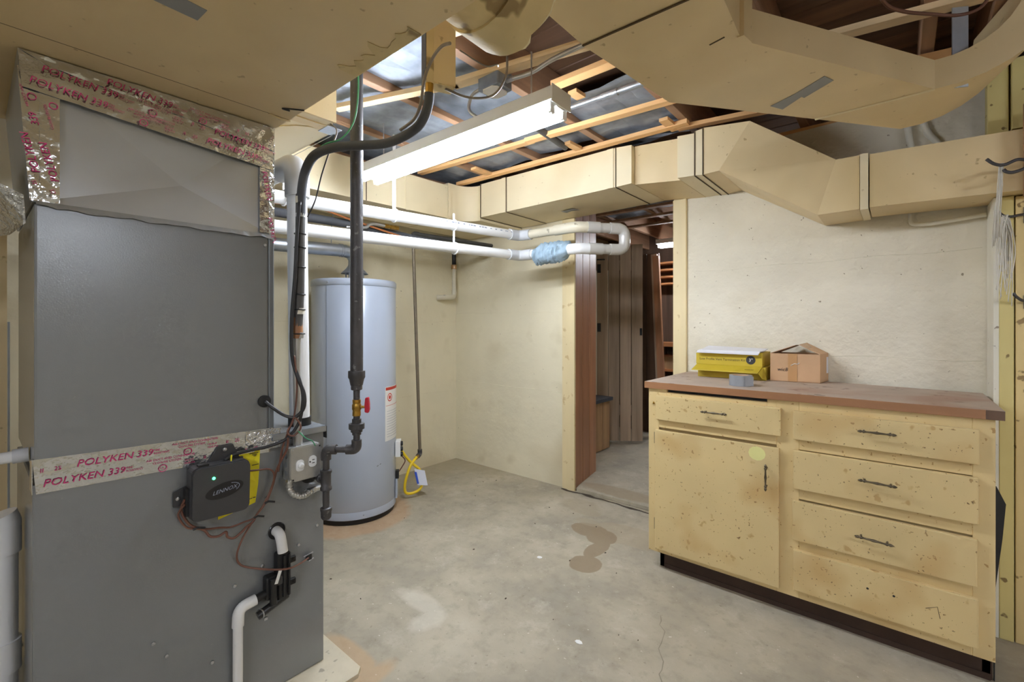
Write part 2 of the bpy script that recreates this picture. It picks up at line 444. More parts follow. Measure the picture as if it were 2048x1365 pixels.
# board partition at the right end
wp = box('wall_partition', (3.345, -.255, 0), (4.9, -.225, 2.2), 'wood_dark_z'); struct(wp)
box('return_board', (3.322, -.28, 0.0), (3.337, -.112, 1.688), 'board_white', wp)
box('plank', (3.337, -.283, 0), (3.376, -.256, 1.688), 'board_yellow', wp, bevel=.002)
x = 3.380
for i in range(9):
    box('plank', (x, -.280, 0), (x + .142, -.256, 1.684), 'board_cream', wp, bevel=.002); x += .1465
box('plank', (3.305, -.283, 1.935), (3.362, -.225, 2.2), 'board_yellow', wp, bevel=.002)
box('plank', (3.368, -.300, 1.935), (3.44, -.225, 2.2), 'board_yellow', wp, bevel=.002)
# ceiling: subfloor planks, joists, sheet pans, furring
cl = box('ceiling', (-.25, -6.2, 2.445), (7.4, 3.4, 2.50), 'wood_plank_x'); struct(cl)
y = -3.1
while y < 3.2:
    box('plank', (-.2, y, 2.42 + random.uniform(0, .003)), (4.2, y + .136, 2.445), 'wood_plank_x', cl, bevel=.003)
    y += .140
JX = [.41, .86, 1.31, 1.76, 2.215, 2.67, 3.125, 3.30, 3.58, 4.03]
for x in JX:
    box('joist', (x - .02, -5.9, 2.232), (x + .02, 3.2, 2.42), 'wood_joist_y', cl, bevel=.002)
for (i, y0, y1, z) in ((0, -2.1, -.30, 2.262), (1, -2.15, -.50, 2.258), (2, -2.1, -.52, 2.262), (3, -1.02, -.30, 2.258), (1, .55, 1.5, 2.262), (2, .35, 1.2, 2.262), (3, .9, 1.6, 2.27)):
    a, b = JX[i] + .022, JX[i + 1] - .022
    bm = bmesh.new()
    n = 10; m_ = 5
    gv = [[bm.verts.new((a + (b - a) * u / m_, y0 + (y1 - y0) * v / n, z + .008 * math.sin(u * 1.7 + v * .8) + random.uniform(-.002, .002))) for u in range(m_ + 1)] for v in range(n + 1)]
    for v in range(n):
        for u in range(m_): bm.faces.new((gv[v][u], gv[v][u + 1], gv[v + 1][u + 1], gv[v + 1][u]))
    r = bmesh.ops.extrude_face_region(bm, geom=bm.faces[:])
    bmesh.ops.translate(bm, verts=[e for e in r['geom'] if isinstance(e, bmesh.types.BMVert)], vec=(0, 0, .003))
    put('sheet_pan', bm, 'pan', cl)
def strip(x0, y0, x1, y1, w=.036, z=2.21, h=.021, m='wood_strip_x', name='furring_strip'):
    d = V((x1 - x0, y1 - y0, 0)).normalized(); nn = V((-d.y, d.x, 0)) * w * .5
    a, b = V((x0, y0, z)), V((x1, y1, z))
    prism(name, [a - nn, b - nn, b + nn, a + nn], (0, 0, h), m, cl)
strip(.60, -.535, 2.235, -.495, .042)
strip(2.17, -.452, 2.66, -.36, .040)
strip(.585, -.872, 1.50, -.815, .040)
strip(1.47, -.836, 2.30, -.775, .044, z=2.206)
strip(1.92, -1.217, 2.30, -1.212, .05, m='wood_strip_x')
strip(1.02, -1.71, 1.62, -1.495, .04, m='wood_strip_pale_x')
strip(1.60, -1.50, 2.30, -1.35, .05, m='wood_strip_pale_x')
strip(1.85, -1.75, 2.42, -1.62, .05, m='wood_strip_pale_x')
strip(2.78, -.872, 3.62, -.735, .05, m='wood_strip_pale_x')
strip(2.40, .02, 3.30, .03, .08, z=2.2, h=.03)
strip(2.95, -.52, 3.19, -.48, .03, z=2.19, h=.03)
for (x, y, l) in ((1.62, -.66, .12), (1.95, -1.12, .07), (2.15, -.60, .16), (.92, -.70, .2)):
    strip(x, y, x + .004, y + l, .045, z=2.215, h=.016)
for y in (.62, .95, 1.28, 1.62):
    strip(.7, y, 2.2, y + .05, .05, m='wood_joist_y')
# doorway casings, jamb boards, threshold
t1 = prism('trim_1', [(1.158, -.018, 0), (1.262, -.018, 0), (1.262, 0, 0), (1.158, 0, 0)], (0, 0, 1.968), 'casing'); struct(t1)
t2 = box('trim_2', (1.978, -.020, 0), (2.060, -.001, 1.968), 'casing', bevel=.003); struct(t2)
box('jamb', (1.978, -.001, 0), (2.03, .26, 2.2), 'casing', t2)
tj = prism('trim_3', [(1.19, 0, 0), (1.252, 0, 0), (1.168, .432, 0), (1.145, .432, 0), (1.16, .25, 0), (1.19, .25, 0)], (0, 0, 2.2), 'wood_dark_z'); struct(tj)
P0, P1 = V((1.2635, -.006, .012)), V((1.1815, .432, .012))
dd = (P1 - P0); nn = V((dd.y, -dd.x, 0)).normalized()
for i in range(3):
    a, b = P0 + dd * (i / 3 + .010), P0 + dd * ((i + 1) / 3 - .010)
    prism('plank', [a, b, b - nn * .016, a - nn * .016], (0, 0, 2.18), 'wood_red_z', tj)
f2 = prism('floor', [(1.268, .0, 0), (1.975, .004, 0), (1.975, .25, 0), (4.0, .25, 0), (4.0, 3.2, 0), (-.2, 3.2, 0), (-.2, .25, 0), (1.20, .25, 0)], (0, 0, .022), 'floor'); struct(f2)
bm = bmesh.new(); b_box(bm, (-.3, 3.2, 0), (4.1, 3.3, 2.42)); struct(put('wall_far', bm, 'wood_dark_z'))
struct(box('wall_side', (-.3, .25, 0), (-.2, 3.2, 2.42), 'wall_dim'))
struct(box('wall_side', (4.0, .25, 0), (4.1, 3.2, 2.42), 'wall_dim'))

# ================================================================== NEXT ROOM (seen through the doorway)
da, db = V((.735, 1.225, .045)), V((1.11, 1.48, .045))
dv = db - da; dn = V((dv.y, -dv.x, 0)).normalized()
dr = bpy.data.objects.new('door_1', None); link(dr); dr.location = da; ORG[dr.name] = da.copy(); struct(dr)
for i in range(4):
    a, b = da + dv * (i / 4 + .009), da + dv * ((i + 1) / 4 - .009)
    prism('plank', [a, b, b - dn * .022, a - dn * .022], (0, 0, 1.955), 'wood_grey_z', dr)
b_ = da + dn * .002
for z in (.25, 1.7):
    prism('batten', [da - dn * .022 + V((0, 0, z)), db - dn * .022 + V((0, 0, z)), db - dn * .042 + V((0, 0, z)), da - dn * .042 + V((0, 0, z))], (0, 0, .1), 'wood_grey_z', dr)
for z in (1.13, 1.72):
    p = da + V((0, 0, z - .045)) + dv.normalized() * .005
    prism('hinge', [p + dn * .001, p + dv.normalized() * .035 + dn * .001, p + dv.normalized() * .035 + dn * .008, p + dn * .008], (0, 0, .085), 'black', dr)
p = da + V((0, 0, 1.80)); prism('hinge_strap', [p, p + dv.normalized() * .08, p + dv.normalized() * .08 + dn * .006, p + dn * .006], (0, 0, .012), 'black', dr)
p = da + dv * .93 + V((0, 0, 1.05)); prism('latch', [p + dn * .001, p + dv.normalized() * .02 + dn * .001, p + dv.normalized() * .02 + dn * .012, p + dn * .012], (0, 0, .07), 'black', dr)
bn = thing('storage_bench', 'low wooden box bench with a grey lid inside the doorway', 'bench', (.75, .85, .022))
box('body', (.55, .57, .022), (.915, 1.125, .48), 'wood_grey_z', bn)
for i in range(4):
    box('plank', (.917, .575 + i * .138, .03), (.932, .575 + i * .138 + .133, .478), 'wood_old_z', bn)
box('lid', (.53, .55, .48), (.955, 1.15, .51), 'insul', bn)
pw = thing('closet_wall', 'dark brown plank closet front standing behind the plank door', 'closet', (1.2, 2.0, .022))
for i in range(4):
    box('plank', (.50 + i * .14, 2.00, .022), (.635 + i * .14, 2.025, 1.98), 'wood_dark_z', pw)
for i, (x0, x1, y, h, m) in enumerate(((1.00, 1.065, 1.92, 1.96, 'wood_grey_z'), (1.045, 1.11, 1.86, 1.93, 'wood_red_z'))):
    prism('leaning_board', [(x0 + .13, y - .12, .022), (x1 + .13, y - .12, .022), (x1, y, h), (x0, y, h)], (.004, .028, 0), m, org=(x0 + .13, y - .12, .022),
          label=('dark brown board' if i == 0 else 'reddish board') + ' leaning upright beyond the doorway, ' + ('nearest the dark closet' if i == 0 else 'nearest the workbench'), cat='board', group='boards leaning beyond the doorway')
sh = thing('workbench', 'wooden workbench with shelves at the far side of the next room', 'workbench', (1.2, 2.9, .022))
box('top', (.62, 2.72, .93), (1.9, 3.15, .975), 'wood_orange_x', sh)
for z in (.30, .62): box('shelf', (.66, 2.76, z), (1.88, 3.13, z + .03), 'wood_orange_x', sh)
for x in (.64, 1.84): 
    for yy in (2.74, 3.08): box('leg', (x, yy, .022), (x + .06, yy + .06, .93), 'wood_dark_z', sh)
rk = thing('wall_rack', 'orange wooden rack of slats high on the far wall beyond the doorway', 'rack', (1.2, 3.0, 1.7))
for k in range(4): box('slat', (.55, 2.98, 1.72 + k * .09), (1.8, 3.14, 1.745 + k * .09), 'wood_orange_x', rk)
for x in (.55, 1.77): box('upright', (x, 3.14, 1.68), (x + .03, 3.19, 2.1), 'wood_orange_x', rk)
bw = thing('crate', 'small wooden crate on the workbench shelf beyond the doorway', 'crate', (.9, 2.9, .65))
box('body', (.75, 2.79, .65), (1.05, 3.07, .80), 'wood_old_z', bw); box('lid', (.74, 2.78, .80), (1.06, 3.08, .82), 'wood_red_z', bw)
nl = thing('strip_light', 'bright fluorescent strip light on the ceiling of the next room', 'light', (1.5, 2.3, 2.1))
box('housing', (.92, 2.24, 2.125), (2.15, 2.36, 2.175), 'white_enamel', nl)
for yy in (2.27, 2.33): tube('tube', [(.94, yy, 2.10), (2.13, yy, 2.10)], .0165, 'tube_glow_next', nl, n=8)
for x in (1.1, 1.9): tube('hanger', [(x, 2.30, 2.175), (x, 2.30, 2.42)], .004, 'silver', nl, n=6)

# ================================================================== DUCTWORK
def cleat(name, a, b, w, m, parent, out, h=.006):
    """thin strip along a->b, raised along out"""
    a, b, out = V(a), V(b), V(out).normalized(); d = (b - a).normalized(); s = d.cross(out).normalized() * w * .5
    return prism(name, [a - s, a + s, b + s, b - s], out * h, m, parent)
tk = thing('trunk_duct', 'big beige trunk duct crossing overhead above the grey furnace', 'duct', (2.0, -2.5, 1.84))
bm = bmesh.new(); b_box(bm, (.92, -3.0, 1.84), (1.5915, -2.18, 2.14)); put('body', bm, 'duct', tk)
bm = bmesh.new(); b_box(bm, (1.5945, -3.0, 1.838), (3.5, -2.18, 2.14)); put('body', bm, 'duct', tk)
box('seam', (1.5905, -2.99, 1.8385), (1.5955, -2.182, 2.13), 'seam', tk)
tube('lip', [(1.592, -2.24, 1.838), (1.592, -2.20, 1.832), (1.592, -2.178, 1.836)], .003, 'duct', tk, n=6)
prism('tape_patch', [(1.932, -2.66, 1.8379), (1.925, -2.567, 1.8379), (1.922, -2.515, 1.8379), (1.972, -2.512, 1.8379), (1.976, -2.547, 1.8379), (1.982, -2.66, 1.8379)], (0, 0, -.0012), 'duct_tape_patch', tk)
tube('wire_hook', [(1.66, -2.21, 1.836), (1.672, -2.235, 1.83), (1.69, -2.215, 1.83), (1.70, -2.185, 1.834)], .0025, 'black', tk, n=6, curve=True)
# torn edge where the round takeoff leaves
bm = bmesh.new(); rw = random.Random(12); up_ = []; lo_ = []
for i in range(26):
    x = 1.98 + i * .0105
    up_.append((x, -2.1835, 1.8374)); lo_.append((x + rw.uniform(-.004, .004), -2.1835 - .012 - .055 * max(0, mnoise.noise((i * .33, 5.1, 0)) + .35) - rw.uniform(0, .008), 1.8374))
b_prism(bm, up_ + lo_[::-1], (0, 0, -.0014)); put('torn_wrap', bm, 'duct_old', tk)
rd = thing('round_takeoff', 'short round duct stub wrapped in peeling old paper beside the ceiling lamp', 'duct', (2.30, -2.08, 1.86))
def ragged(name, y0, y1, r, rag, m, cx=2.345, cz=1.975, n=40, th=.006):
    bm = bmesh.new(); ro = []; ri = []; bo = []
    for k in range(n):
        a = 2 * math.pi * k / n; c, s = math.cos(a), math.sin(a)
        yy = y1 + rag * (mnoise.noise((c * 3, s * 3, 1.7)) + .5 * mnoise.noise((c * 9, s * 9, 4.1)))
        bo.append(bm.verts.new((cx + r * c, y0, cz + r * s))); ro.append(bm.verts.new((cx + r * c * 1.02, yy, cz + r * s * 1.02))); ri.append(bm.verts.new((cx + (r - th) * c, yy, cz + (r - th) * s)))
    bi = [bm.verts.new((v.co.x + (cx - v.co.x) * th / r, y0, v.co.z + (cz - v.co.z) * th / r)) for v in bo]
    for k in range(n):
        j = (k + 1) % n
        bm.faces.new((bo[k], bo[j], ro[j], ro[k])); bm.faces.new((ro[k], ro[j], ri[j], ri[k])); bm.faces.new((ri[k], ri[j], bi[j], bi[k])); bm.faces.new((bi[k], bi[j], bo[j], bo[k]))
    return put(name, bm, m, rd, smooth=35)
ragged('pipe', -2.179, -2.02, .120, .0, 'duct_old')
ragged('paper_wrap', -2.10, -1.995, .127, .018, 'duct_old')
ragged('torn_lining', -2.05, -1.985, .116, .03, 'asbestos')
tube('wire', [(2.235, -2.06, 1.862), (2.25, -1.99, 1.85), (2.265, -1.96, 1.86), (2.25, -1.94, 1.87)], .002, 'wire_grey', rd, n=6, curve=True)
# branch behind the trunk that feeds the wall run
br = thing('branch_duct', 'beige branch duct with a hanger strap behind the furnace foil plenum', 'duct', (1.1, -2.05, 1.93))
prism('body', [(.66, -2.176, 1.925), (1.50, -2.176, 1.925), (1.50, -1.985, 1.925), (1.40, -1.94, 1.925), (.66, -1.94, 1.925)], (0, 0, .21), 'duct_bright', br)
box('strap', (1.41, -2.17, 1.921), (1.455, -1.94, 1.925), 'duct', br)
prism('bracket', [(1.40, -1.99, 1.9205), (1.47, -1.99, 1.9205), (1.47, -1.935, 1.9205), (1.40, -1.935, 1.9205)], (0, 0, -.003), 'galv', br)
prism('end_flange', [(1.502, -2.17, 1.92), (1.512, -2.17, 1.92), (1.512, -1.98, 1.92), (1.502, -1.98, 1.92)], (0, 0, .215), 'duct', br)
bm = bmesh.new(); b_tube(bm, [(1.05 + .36 * math.cos(a), -1.99 - .16 * math.sin(a), 1.924) for a in [i * math.pi / 14 for i in range(15)]], .0022, 5); put('bead', bm, 'duct_old', br)
prism('edge_flashing', [(.70, -1.9385, 1.915), (1.42, -1.9385, 1.915), (1.42, -1.915, 1.935), (.70, -1.915, 1.935)], (0, .002, .003), 'galv', br)
# wall run: along the left wall, elbow, along the right wall
wd = thing('wall_duct', 'long beige rectangular duct turning the corner high along both cream walls', 'duct', (.64, -.6, 1.945))
prism('left_run', [(.18, -1.935, 1.925), (.64, -1.935, 1.925), (.64, -.67, 1.945), (.18, -.67, 1.945)], (0, 0, .228), 'duct_bright', wd)
pl = [(.18, -.665, 1.943), (.638, -.665, 1.943)] + [(.758 - .12 * math.cos(a), -.595 + .125 * math.sin(a), 1.945) for a in [i * math.pi / 16 for i in range(9)]] + [(.762, -.003, 1.945), (.18, -.003, 1.945)]
bm = bmesh.new(); b_prism(bm, pl, (0, 0, .25)); put('elbow', bm, 'duct_bright', wd, smooth=30)
prism('right_run', [(.768, -.47, 1.967), (1.822, -.47, 1.978), (1.822, -.47, 2.20), (.768, -.47, 2.203)], (0, .466, 0), 'duct_bright', wd)
prism('collar', [(1.826, -.47, 1.978), (1.918, -.47, 1.981), (1.918, -.47, 2.192), (1.826, -.47, 2.20)], (0, .466, 0), 'duct_bright', wd)
prism('boot', [(1.920, -.43, 1.982), (2.172, -.43, 1.955), (2.172, -.43, 2.175), (1.920, -.43, 2.195)], (0, .426, 0), 'duct', wd)
prism('collar', [(2.172, -.47, 1.957), (2.258, -.47, 1.952), (2.258, -.47, 2.165), (2.172, -.47, 2.172)], (0, .466, 0), 'duct_bright', wd)
prism('collar', [(2.262, -.47, 1.952), (2.298, -.47, 1.948), (2.298, -.47, 2.178), (2.262, -.47, 2.174)], (0, .466, 0), 'duct_bright', wd)
bm = bmesh.new()
A = [(2.302, -.47, 1.948), (2.375, -.47, 1.951), (2.764, -.36, 1.695), (2.915, -.36, 1.697), (2.915, -.36, 1.928), (2.832, -.36, 1.929), (2.512, -.47, 2.154), (2.302, -.47, 2.180)]
va = [bm.verts.new(p) for p in A]
bk = lambda p: (p[0], -.004 - .084 * max(0, p[0] - 2.03) - .003, p[2])
vb = [bm.verts.new(bk(p)) for p in A]
for q in ((0, 1, 6, 7), (1, 2, 5, 6), (2, 3, 4, 5)):
    bm.faces.new([va[i] for i in q]); bm.faces.new([vb[i] for i in reversed(q)])
for i in range(8): bm.faces.new((va[i], vb[i], vb[(i + 1) % 8], va[(i + 1) % 8]))
put('offset', bm, 'duct', wd)
bm = bmesh.new(); b_box(bm, (2.917, -.366, 1.692), (2.945, -.10, 1.93)); put('drive_collar', bm, 'duct_bright', wd)
prism('drop_run', [(2.949, -.36, 1.699), (3.80, -.36, 1.680), (3.80, -.36, 1.90), (2.949, -.36, 1.924)], (0, .235, 0), 'duct', wd)
for xx in (1.012, 1.05): pass
for (x0, a, b) in ((.764, 1.966, 2.204), (1.008, 1.968, 2.203), (1.824, 1.978, 2.20), (2.26, 1.952, 2.170), (2.30, 1.948, 2.178)):
    cleat('cleat', (x0, -.471, a), (x0, -.471, b), .005, 'seam', wd, (0, -1, 0), .003)
    cleat('cleat', (x0, -.471, a - .001), (x0, -.01, a - .001), .005, 'seam', wd, (0, 0, -1), .003)
cleat('cleat', (.985, -.471, 1.966), (.985, -.471, 2.203), .034, 'duct_bright', wd, (0, -1, 0), .005)
cleat('cleat', (1.79, -.471, 1.977), (1.79, -.471, 2.20), .04, 'duct_bright', wd, (0, -1, 0), .004)
cleat('cleat', (.742, -.4705, 1.948), (.742, -.4705, 2.19), .016, 'duct_bright', wd, (0, -1, 0), .004)
for yy in (-1.313, -1.02): cleat('cleat', (.641, yy, 1.935), (.641, yy, 2.16), .022 if yy > -1.2 else .004, 'duct_bright' if yy > -1.2 else 'seam', wd, (1, 0, 0), .004)
cleat('cleat', (.641, -.655, 1.946), (.641, -.655, 2.174), .022, 'duct_bright', wd, (1, 0, 0), .005)
prism('tape_scrap', [(1.30, -.24, 1.9665), (1.40, -.25, 1.9665), (1.42, -.20, 1.9665), (1.36, -.21, 1.9665), (1.31, -.19, 1.9665)], (0, 0, -.0012), 'duct_tape_patch', wd)
# right overhead duct: straight run, turn, diagonal run, upward boot
ov = thing('overhead_duct', 'beige overhead duct with a grey tape patch running diagonally above the cabinet', 'duct', (2.6, -1.3, 1.95))
S = lambda x, y: (3.042 + (x - 3.042) * .9375, -2.822 + (y + 2.822) * .9375)
zb = 1.95
l0, l1, l2, l3 = (2.385, -2.178), S(2.353, -1.693), S(2.415, -1.199), S(3.048, -.373)
r0, r1, r2, r3 = (2.735, -2.178), S(2.715, -1.62), S(2.706, -1.42), S(3.137, -.712)
def slab(name, poly, z0, z1, m, parent): return prism(name, [(p[0], p[1], z0) for p in poly], (0, 0, z1 - z0), m, parent)
mid = lambda a, b, t: (a[0] + (b[0] - a[0]) * t, a[1] + (b[1] - a[1]) * t)
slab('straight_run', [(2.395, -1.955), l1, mid(r1, r2, -.33), r0, (2.50, -2.178), (2.50, -1.955)], zb, 2.16, 'duct', ov)
slab('turn', [l1, l2, r2, mid(r1, r2, -.33)], zb - .0015, 2.10, 'duct', ov)
slab('diagonal_run', [l2, l3, r3, r2], zb, zb + .092, 'duct', ov)
# boot: curves up at the far end
bm = bmesh.new()
D3 = (V((l3[0], l3[1], 0)) - V((l2[0], l2[1], 0))).normalized()
cols = []
for i in range(9):
    a = i / 8 * math.pi / 2
    dirx = V((.86, .14, 0)).normalized(); RO, RI = .275, .183
    po = (1.12 * RO * math.sin(a), zb + RO - RO * math.cos(a)); pi_ = (1.12 * RI * math.sin(a), zb + RO - RI * math.cos(a))
    Lp, Rp = V((l3[0], l3[1], po[1])) + dirx * po[0], V((r3[0], r3[1], po[1])) + dirx * po[0]
    Lt, Rt = V((l3[0], l3[1], pi_[1])) + dirx * pi_[0], V((r3[0], r3[1], pi_[1])) + dirx * pi_[0]
    cols.append([bm.verts.new(p) for p in (Lp, Rp, Rt, Lt)])
for i in range(8):
    for k in range(4): bm.faces.new((cols[i][k], cols[i][(k + 1) % 4], cols[i + 1][(k + 1) % 4], cols[i + 1][k]))
bm.faces.new(cols[0]); bm.faces.new(list(reversed(cols[-1])))
put('boot', bm, 'duct', ov, smooth=40)
for (a, b) in ((l1, mid(r1, r2, -.33)),):
    cleat('cleat', (a[0], a[1], zb - .001), (b[0], b[1], zb - .001), .005, 'seam', ov, (0, 0, -1), .003)
q0, q1 = mid(l2, l3, .60), mid(r2, r3, 1.0)
cleat('crease', (q0[0], q0[1], zb + .001), (q1[0], q1[1], zb + .001), .012, 'duct_bright', ov, (0, 0, -1), .004)
q0, q1 = mid(l2, l3, .66), mid(r2, r3, 1.04)
cleat('flange', (r2[0] - .03, r2[1] - .05, zb - .001), (r2[0] - .07, r2[1] - .04, zb - .001), .004, 'seam', ov, (0, 0, -1), .002)
prism('corner_flange', [(r2[0] - .005, r2[1] - .03, zb - .004), (r2[0] + .012, r2[1] - .03, zb - .004), (r2[0] + .02, r2[1] + .02, zb - .004), (r2[0] + .003, r2[1] + .012, zb - .004)], (0, 0, .15), 'duct', ov)
prism('tape_patch', [(2.708, -1.054, zb - .0006), (2.735, -1.001, zb - .0006), (2.800, -1.062, zb - .0006), (2.805, -1.048, zb - .0006), (2.891, -1.117, zb - .0006), (2.872, -1.163, zb - .0006), (2.79, -1.10, zb - .0006)], (0, 0, -.0012), 'duct_tape_patch', ov)
hs = thing('hanger_strap', 'galvanised hanger strap holding the overhead duct up near the partition', 'strap', (3.19, -.80, 1.95))
prism('strap', [(3.172, -.802, 1.955), (3.210, -.780, 1.955), (3.210, -.780, 2.232), (3.172, -.802, 2.232)], (.002, -.003, 0), 'galv', hs)

# ================================================================== FURNACE, COIL, PLENUM
FX = 1.49
fu = thing('furnace', 'grey metal gas furnace cabinet standing on the concrete pad', 'furnace', (1.22, -2.37, .014))
box('body', (.955, -2.728, .016), (FX, -2.016, .822), 'furnace_paint', fu, bevel=.004, seg=2)
box('base_rail', (.965, -2.72, .014), (FX - .012, -2.03, .018), 'black', fu)
prism('top_lid', [(.95, -2.190, .822), (FX + .004, -2.190, .822), (FX + .004, -2.010, .822), (.95, -2.010, .822)], (0, 0, .022), 'furnace_edge', fu)
box('lid_lip', (FX + .0045, -2.190, .824), (FX + .007, -2.010, .843), 'galv', fu)
box('lid_clip', (FX - .02, -2.0100, .80), (FX + .006, -2.007, .842), 'black', fu)
def screw(p, parent, ax=(1, 0, 0), r=.0055, m='silver'):
    lathe('screw', [(r, 0), (r * .9, .003), (r * .3, .0042)], p, m, parent, axis=ax, n=8)
for (y, z) in ((-2.208, .352 + .29), (-2.02 - .02, .50), (-2.22, .43), (-2.47, .28), (-2.30, .43 - .03), (-2.105, .455), (-2.36, .20)):
    screw((FX, y, z), fu)
for (y, z) in ((-2.50, .33),): screw((FX, y, z), fu)
screw((1.2, -2.728, .32), fu, (0, -1, 0), .006); screw((1.4, -2.728, .25), fu, (0, -1, 0), .006)
screw((1.40, -2.03, .844), fu, (0, 0, 1), .005, 'galv')
def b_disk_hole(name, y, z, r, parent): 
    return lathe(name, [(r, 0), (r, .0012)], (FX, y, z), 'black', parent, axis=(1, 0, 0), n=28)
b_disk_hole('gas_opening', -2.066, .688, .034, fu)
b_disk_hole('drain_opening', -2.176, .527, .025, fu)
lathe('opening_rim', [(.025, 0), (.027, .002), (.025, .004), (.022, .002)], (FX, -2.176, .527), 'black_gloss', fu, axis=(1, 0, 0), n=28, cap=False)
coil = thing('coil_cabinet', 'grey metal evaporator coil cabinet standing on top of the furnace', 'coil cabinet', (1.22, -2.45, .846))
box('body', (.955, -2.725, .846), (FX, -2.202, 1.486), 'furnace_paint', coil, bevel=.005, seg=2)
box('edge_channel', (.955, -2.201, .846), (FX + .002, -2.184, 1.486), 'furnace_edge', coil, bevel=.003)
lathe('grommet', [(.019, 0), (.019, .006), (.012, .008)], (FX, -2.215, .955), 'black', coil, axis=(1, 0, 0), n=20)
screw((FX, -2.212, 1.455), coil)
def foil_strip(name, quad, parent, m='foil', nu=24, nv=5, amp=.002, seed=0, nrm=(1, 0, 0), lift=.0022):
    """crumpled tape: quad = 4 corners (bl, br, tr, tl), raised along nrm"""
    bm = bmesh.new(); a, b, c, d = [V(p) for p in quad]; nrm = V(nrm).normalized(); g = []
    for j in range(nv + 1):
        row = []
        for i in range(nu + 1):
            u, v = i / nu, j / nv
            p = (a * (1 - u) + b * u) * (1 - v) + (d * (1 - u) + c * u) * v
            h = amp * (mnoise.noise((p.y * 22 + seed, p.z * 22, seed)) + .6 * mnoise.noise((p.y * 60, p.z * 60 + seed, 3)))
            row.append(bm.verts.new(p + nrm * (lift + h)))
        g.append(row)
    for j in range(nv):
        for i in range(nu): bm.faces.new((g[j][i], g[j][i + 1], g[j + 1][i + 1], g[j + 1][i]))
    r = bmesh.ops.extrude_face_region(bm, geom=bm.faces[:])
    bmesh.ops.translate(bm, verts=[e for e in r['geom'] if isinstance(e, bmesh.types.BMVert)], vec=-nrm * .0008)
    return put(name, bm, m, parent, smooth=35)
def print_tape(bm, org, ux, uy, length, size, start=0, off=.0055, nrm=(1, 0, 0), phase=0):
    """repeating print of the foil tape along ux"""
    ux = V(ux).normalized(); uy = V(uy).normalized(); nrm = V(nrm); org = V(org) + nrm * off
    x = start; k = phase
    while x < length - size * 1.2:
        kind = k % 3; k += 1
        need = size * (5.0, 5.0, 1.9)[kind]
        if x + need > length: x += size; continue
        if kind == 0:
            w = b_text(bm, 'POLYKEN', org + ux * x, ux, uy, size, .15, 1.05) + size * .35
            if x + w < length - size * 1.6:
                w += b_text(bm, '339', org + ux * (x + w), ux, uy, size, .1) + size * .1
                b_text(bm, 'FIRE', org + ux * (x + w) + uy * size * .38, ux, uy, size * .30); b_text(bm, 'RESISTANT', org + ux * (x + w) + uy * size * .04, ux, uy, size * .30)
                w += size * 1.7
            x += w
        elif kind == 1:
            b_text(bm, 'AIR DUCT AND CONNECTOR', org + ux * x + uy * size * .7, ux, uy, size * .34); b_text(bm, 'CLOSURE SYSTEM', org + ux * (x + size * .6) + uy * size * .33, ux, uy, size * .34)
            b_ring(bm, org + ux * (x + size * 1.6) - uy * size * .25, ux, uy, size * .34, size * .42); b_text(bm, 'UL', org + ux * (x + size * 1.38) - uy * size * .37, ux, uy, size * .34)
            b_text(bm, '181A-P', org + ux * (x + size * 3.6) + uy * size * .1, ux, uy, size * .32); b_text(bm, '181B-FX', org + ux * (x + size * 3.6) - uy * size * .25, ux, uy, size * .32)
            x += size * 5.6
        else:
            b_text(bm, 'II', org + ux * x, ux, uy, size * .55); b_text(bm, '25', org + ux * (x + size), ux, uy, size * .55); x += size * 2.6
jt = foil_strip('foil_tape', [(FX, -2.722, .800), (FX, -2.198, .790), (FX, -2.185, .866), (FX, -2.728, .882)], coil, seed=2, amp=.0022, nu=60, nv=8)
bm = bmesh.new(); u = (0, .535, -.010)
print_tape(bm, (FX, -2.716, .850), u, (0, .1, 1), .50, .024, .0, phase=2); print_tape(bm, (FX, -2.712, .815), u, (0, .1, 1), .50, .024, .0, phase=0)
put('lettering', bm, 'ink', jt)
foil_strip('foil_wrap', [(FX + .001, -2.27, .80), (FX + .001, -2.165, .80), (FX + .001, -2.162, .862), (FX + .001, -2.27, .866)], coil, 'foil_crumple', seed=9, amp=.004)
bm = bmesh.new(); b_prism(bm, [(FX - .06, -2.7275, .80), (FX, -2.7275, .80), (FX, -2.7275, .882), (FX - .05, -2.7275, .875)], (0, -.0015, 0)); put('foil_corner', bm, 'foil', coil)
# supply plenum
pn = thing('supply_plenum', 'galvanised plenum box sealed with printed foil tape above the coil', 'plenum', (1.22, -2.46, 1.489))
X0 = FX - .004
bm = bmesh.new()
Q = [(X0, -2.728, 1.490), (X0, -2.188, 1.490), (X0, -2.186, 1.837), (X0, -2.752, 1.837)]
# cross-broken face: a shallow pyramid, creases toward the centre
q = [bm.verts.new(p) for p in Q]; cn = bm.verts.new((X0 - .020, -2.43, 1.60))
for i in range(4): bm.faces.new((q[i], q[(i + 1) % 4], cn))
bq = [bm.verts.new((.955, p[1], p[2])) for p in Q]
for i in range(4): bm.faces.new((q[i], bq[i], bq[(i + 1) % 4], q[(i + 1) % 4]))
bm.faces.new(list(reversed(bq)))
put('body', bm, 'plenum', pn)
bm = bmesh.new(); b_box(bm, (.955, -2.20, 1.49), (X0 + .006, -2.1835, 1.837)); put('corner_channel', bm, 'foil_crumple', pn)
t = foil_strip('foil_tape', [(X0, -2.745, 1.752), (X0, -2.19, 1.700), (X0, -2.19, 1.775), (X0, -2.752, 1.836)], pn, seed=4, lift=.010, amp=.004, nu=70, nv=9)
bm = bmesh.new(); u = (0, .55, -.050)
print_tape(bm, (X0, -2.735, 1.765), u, (0, .1, 1), .53, .022, .0, phase=0, off=.0175); print_tape(bm, (X0, -2.735, 1.800), u, (0, .1, 1), .53, .022, .02, phase=0, off=.0175)
put('lettering', bm, 'ink', t)
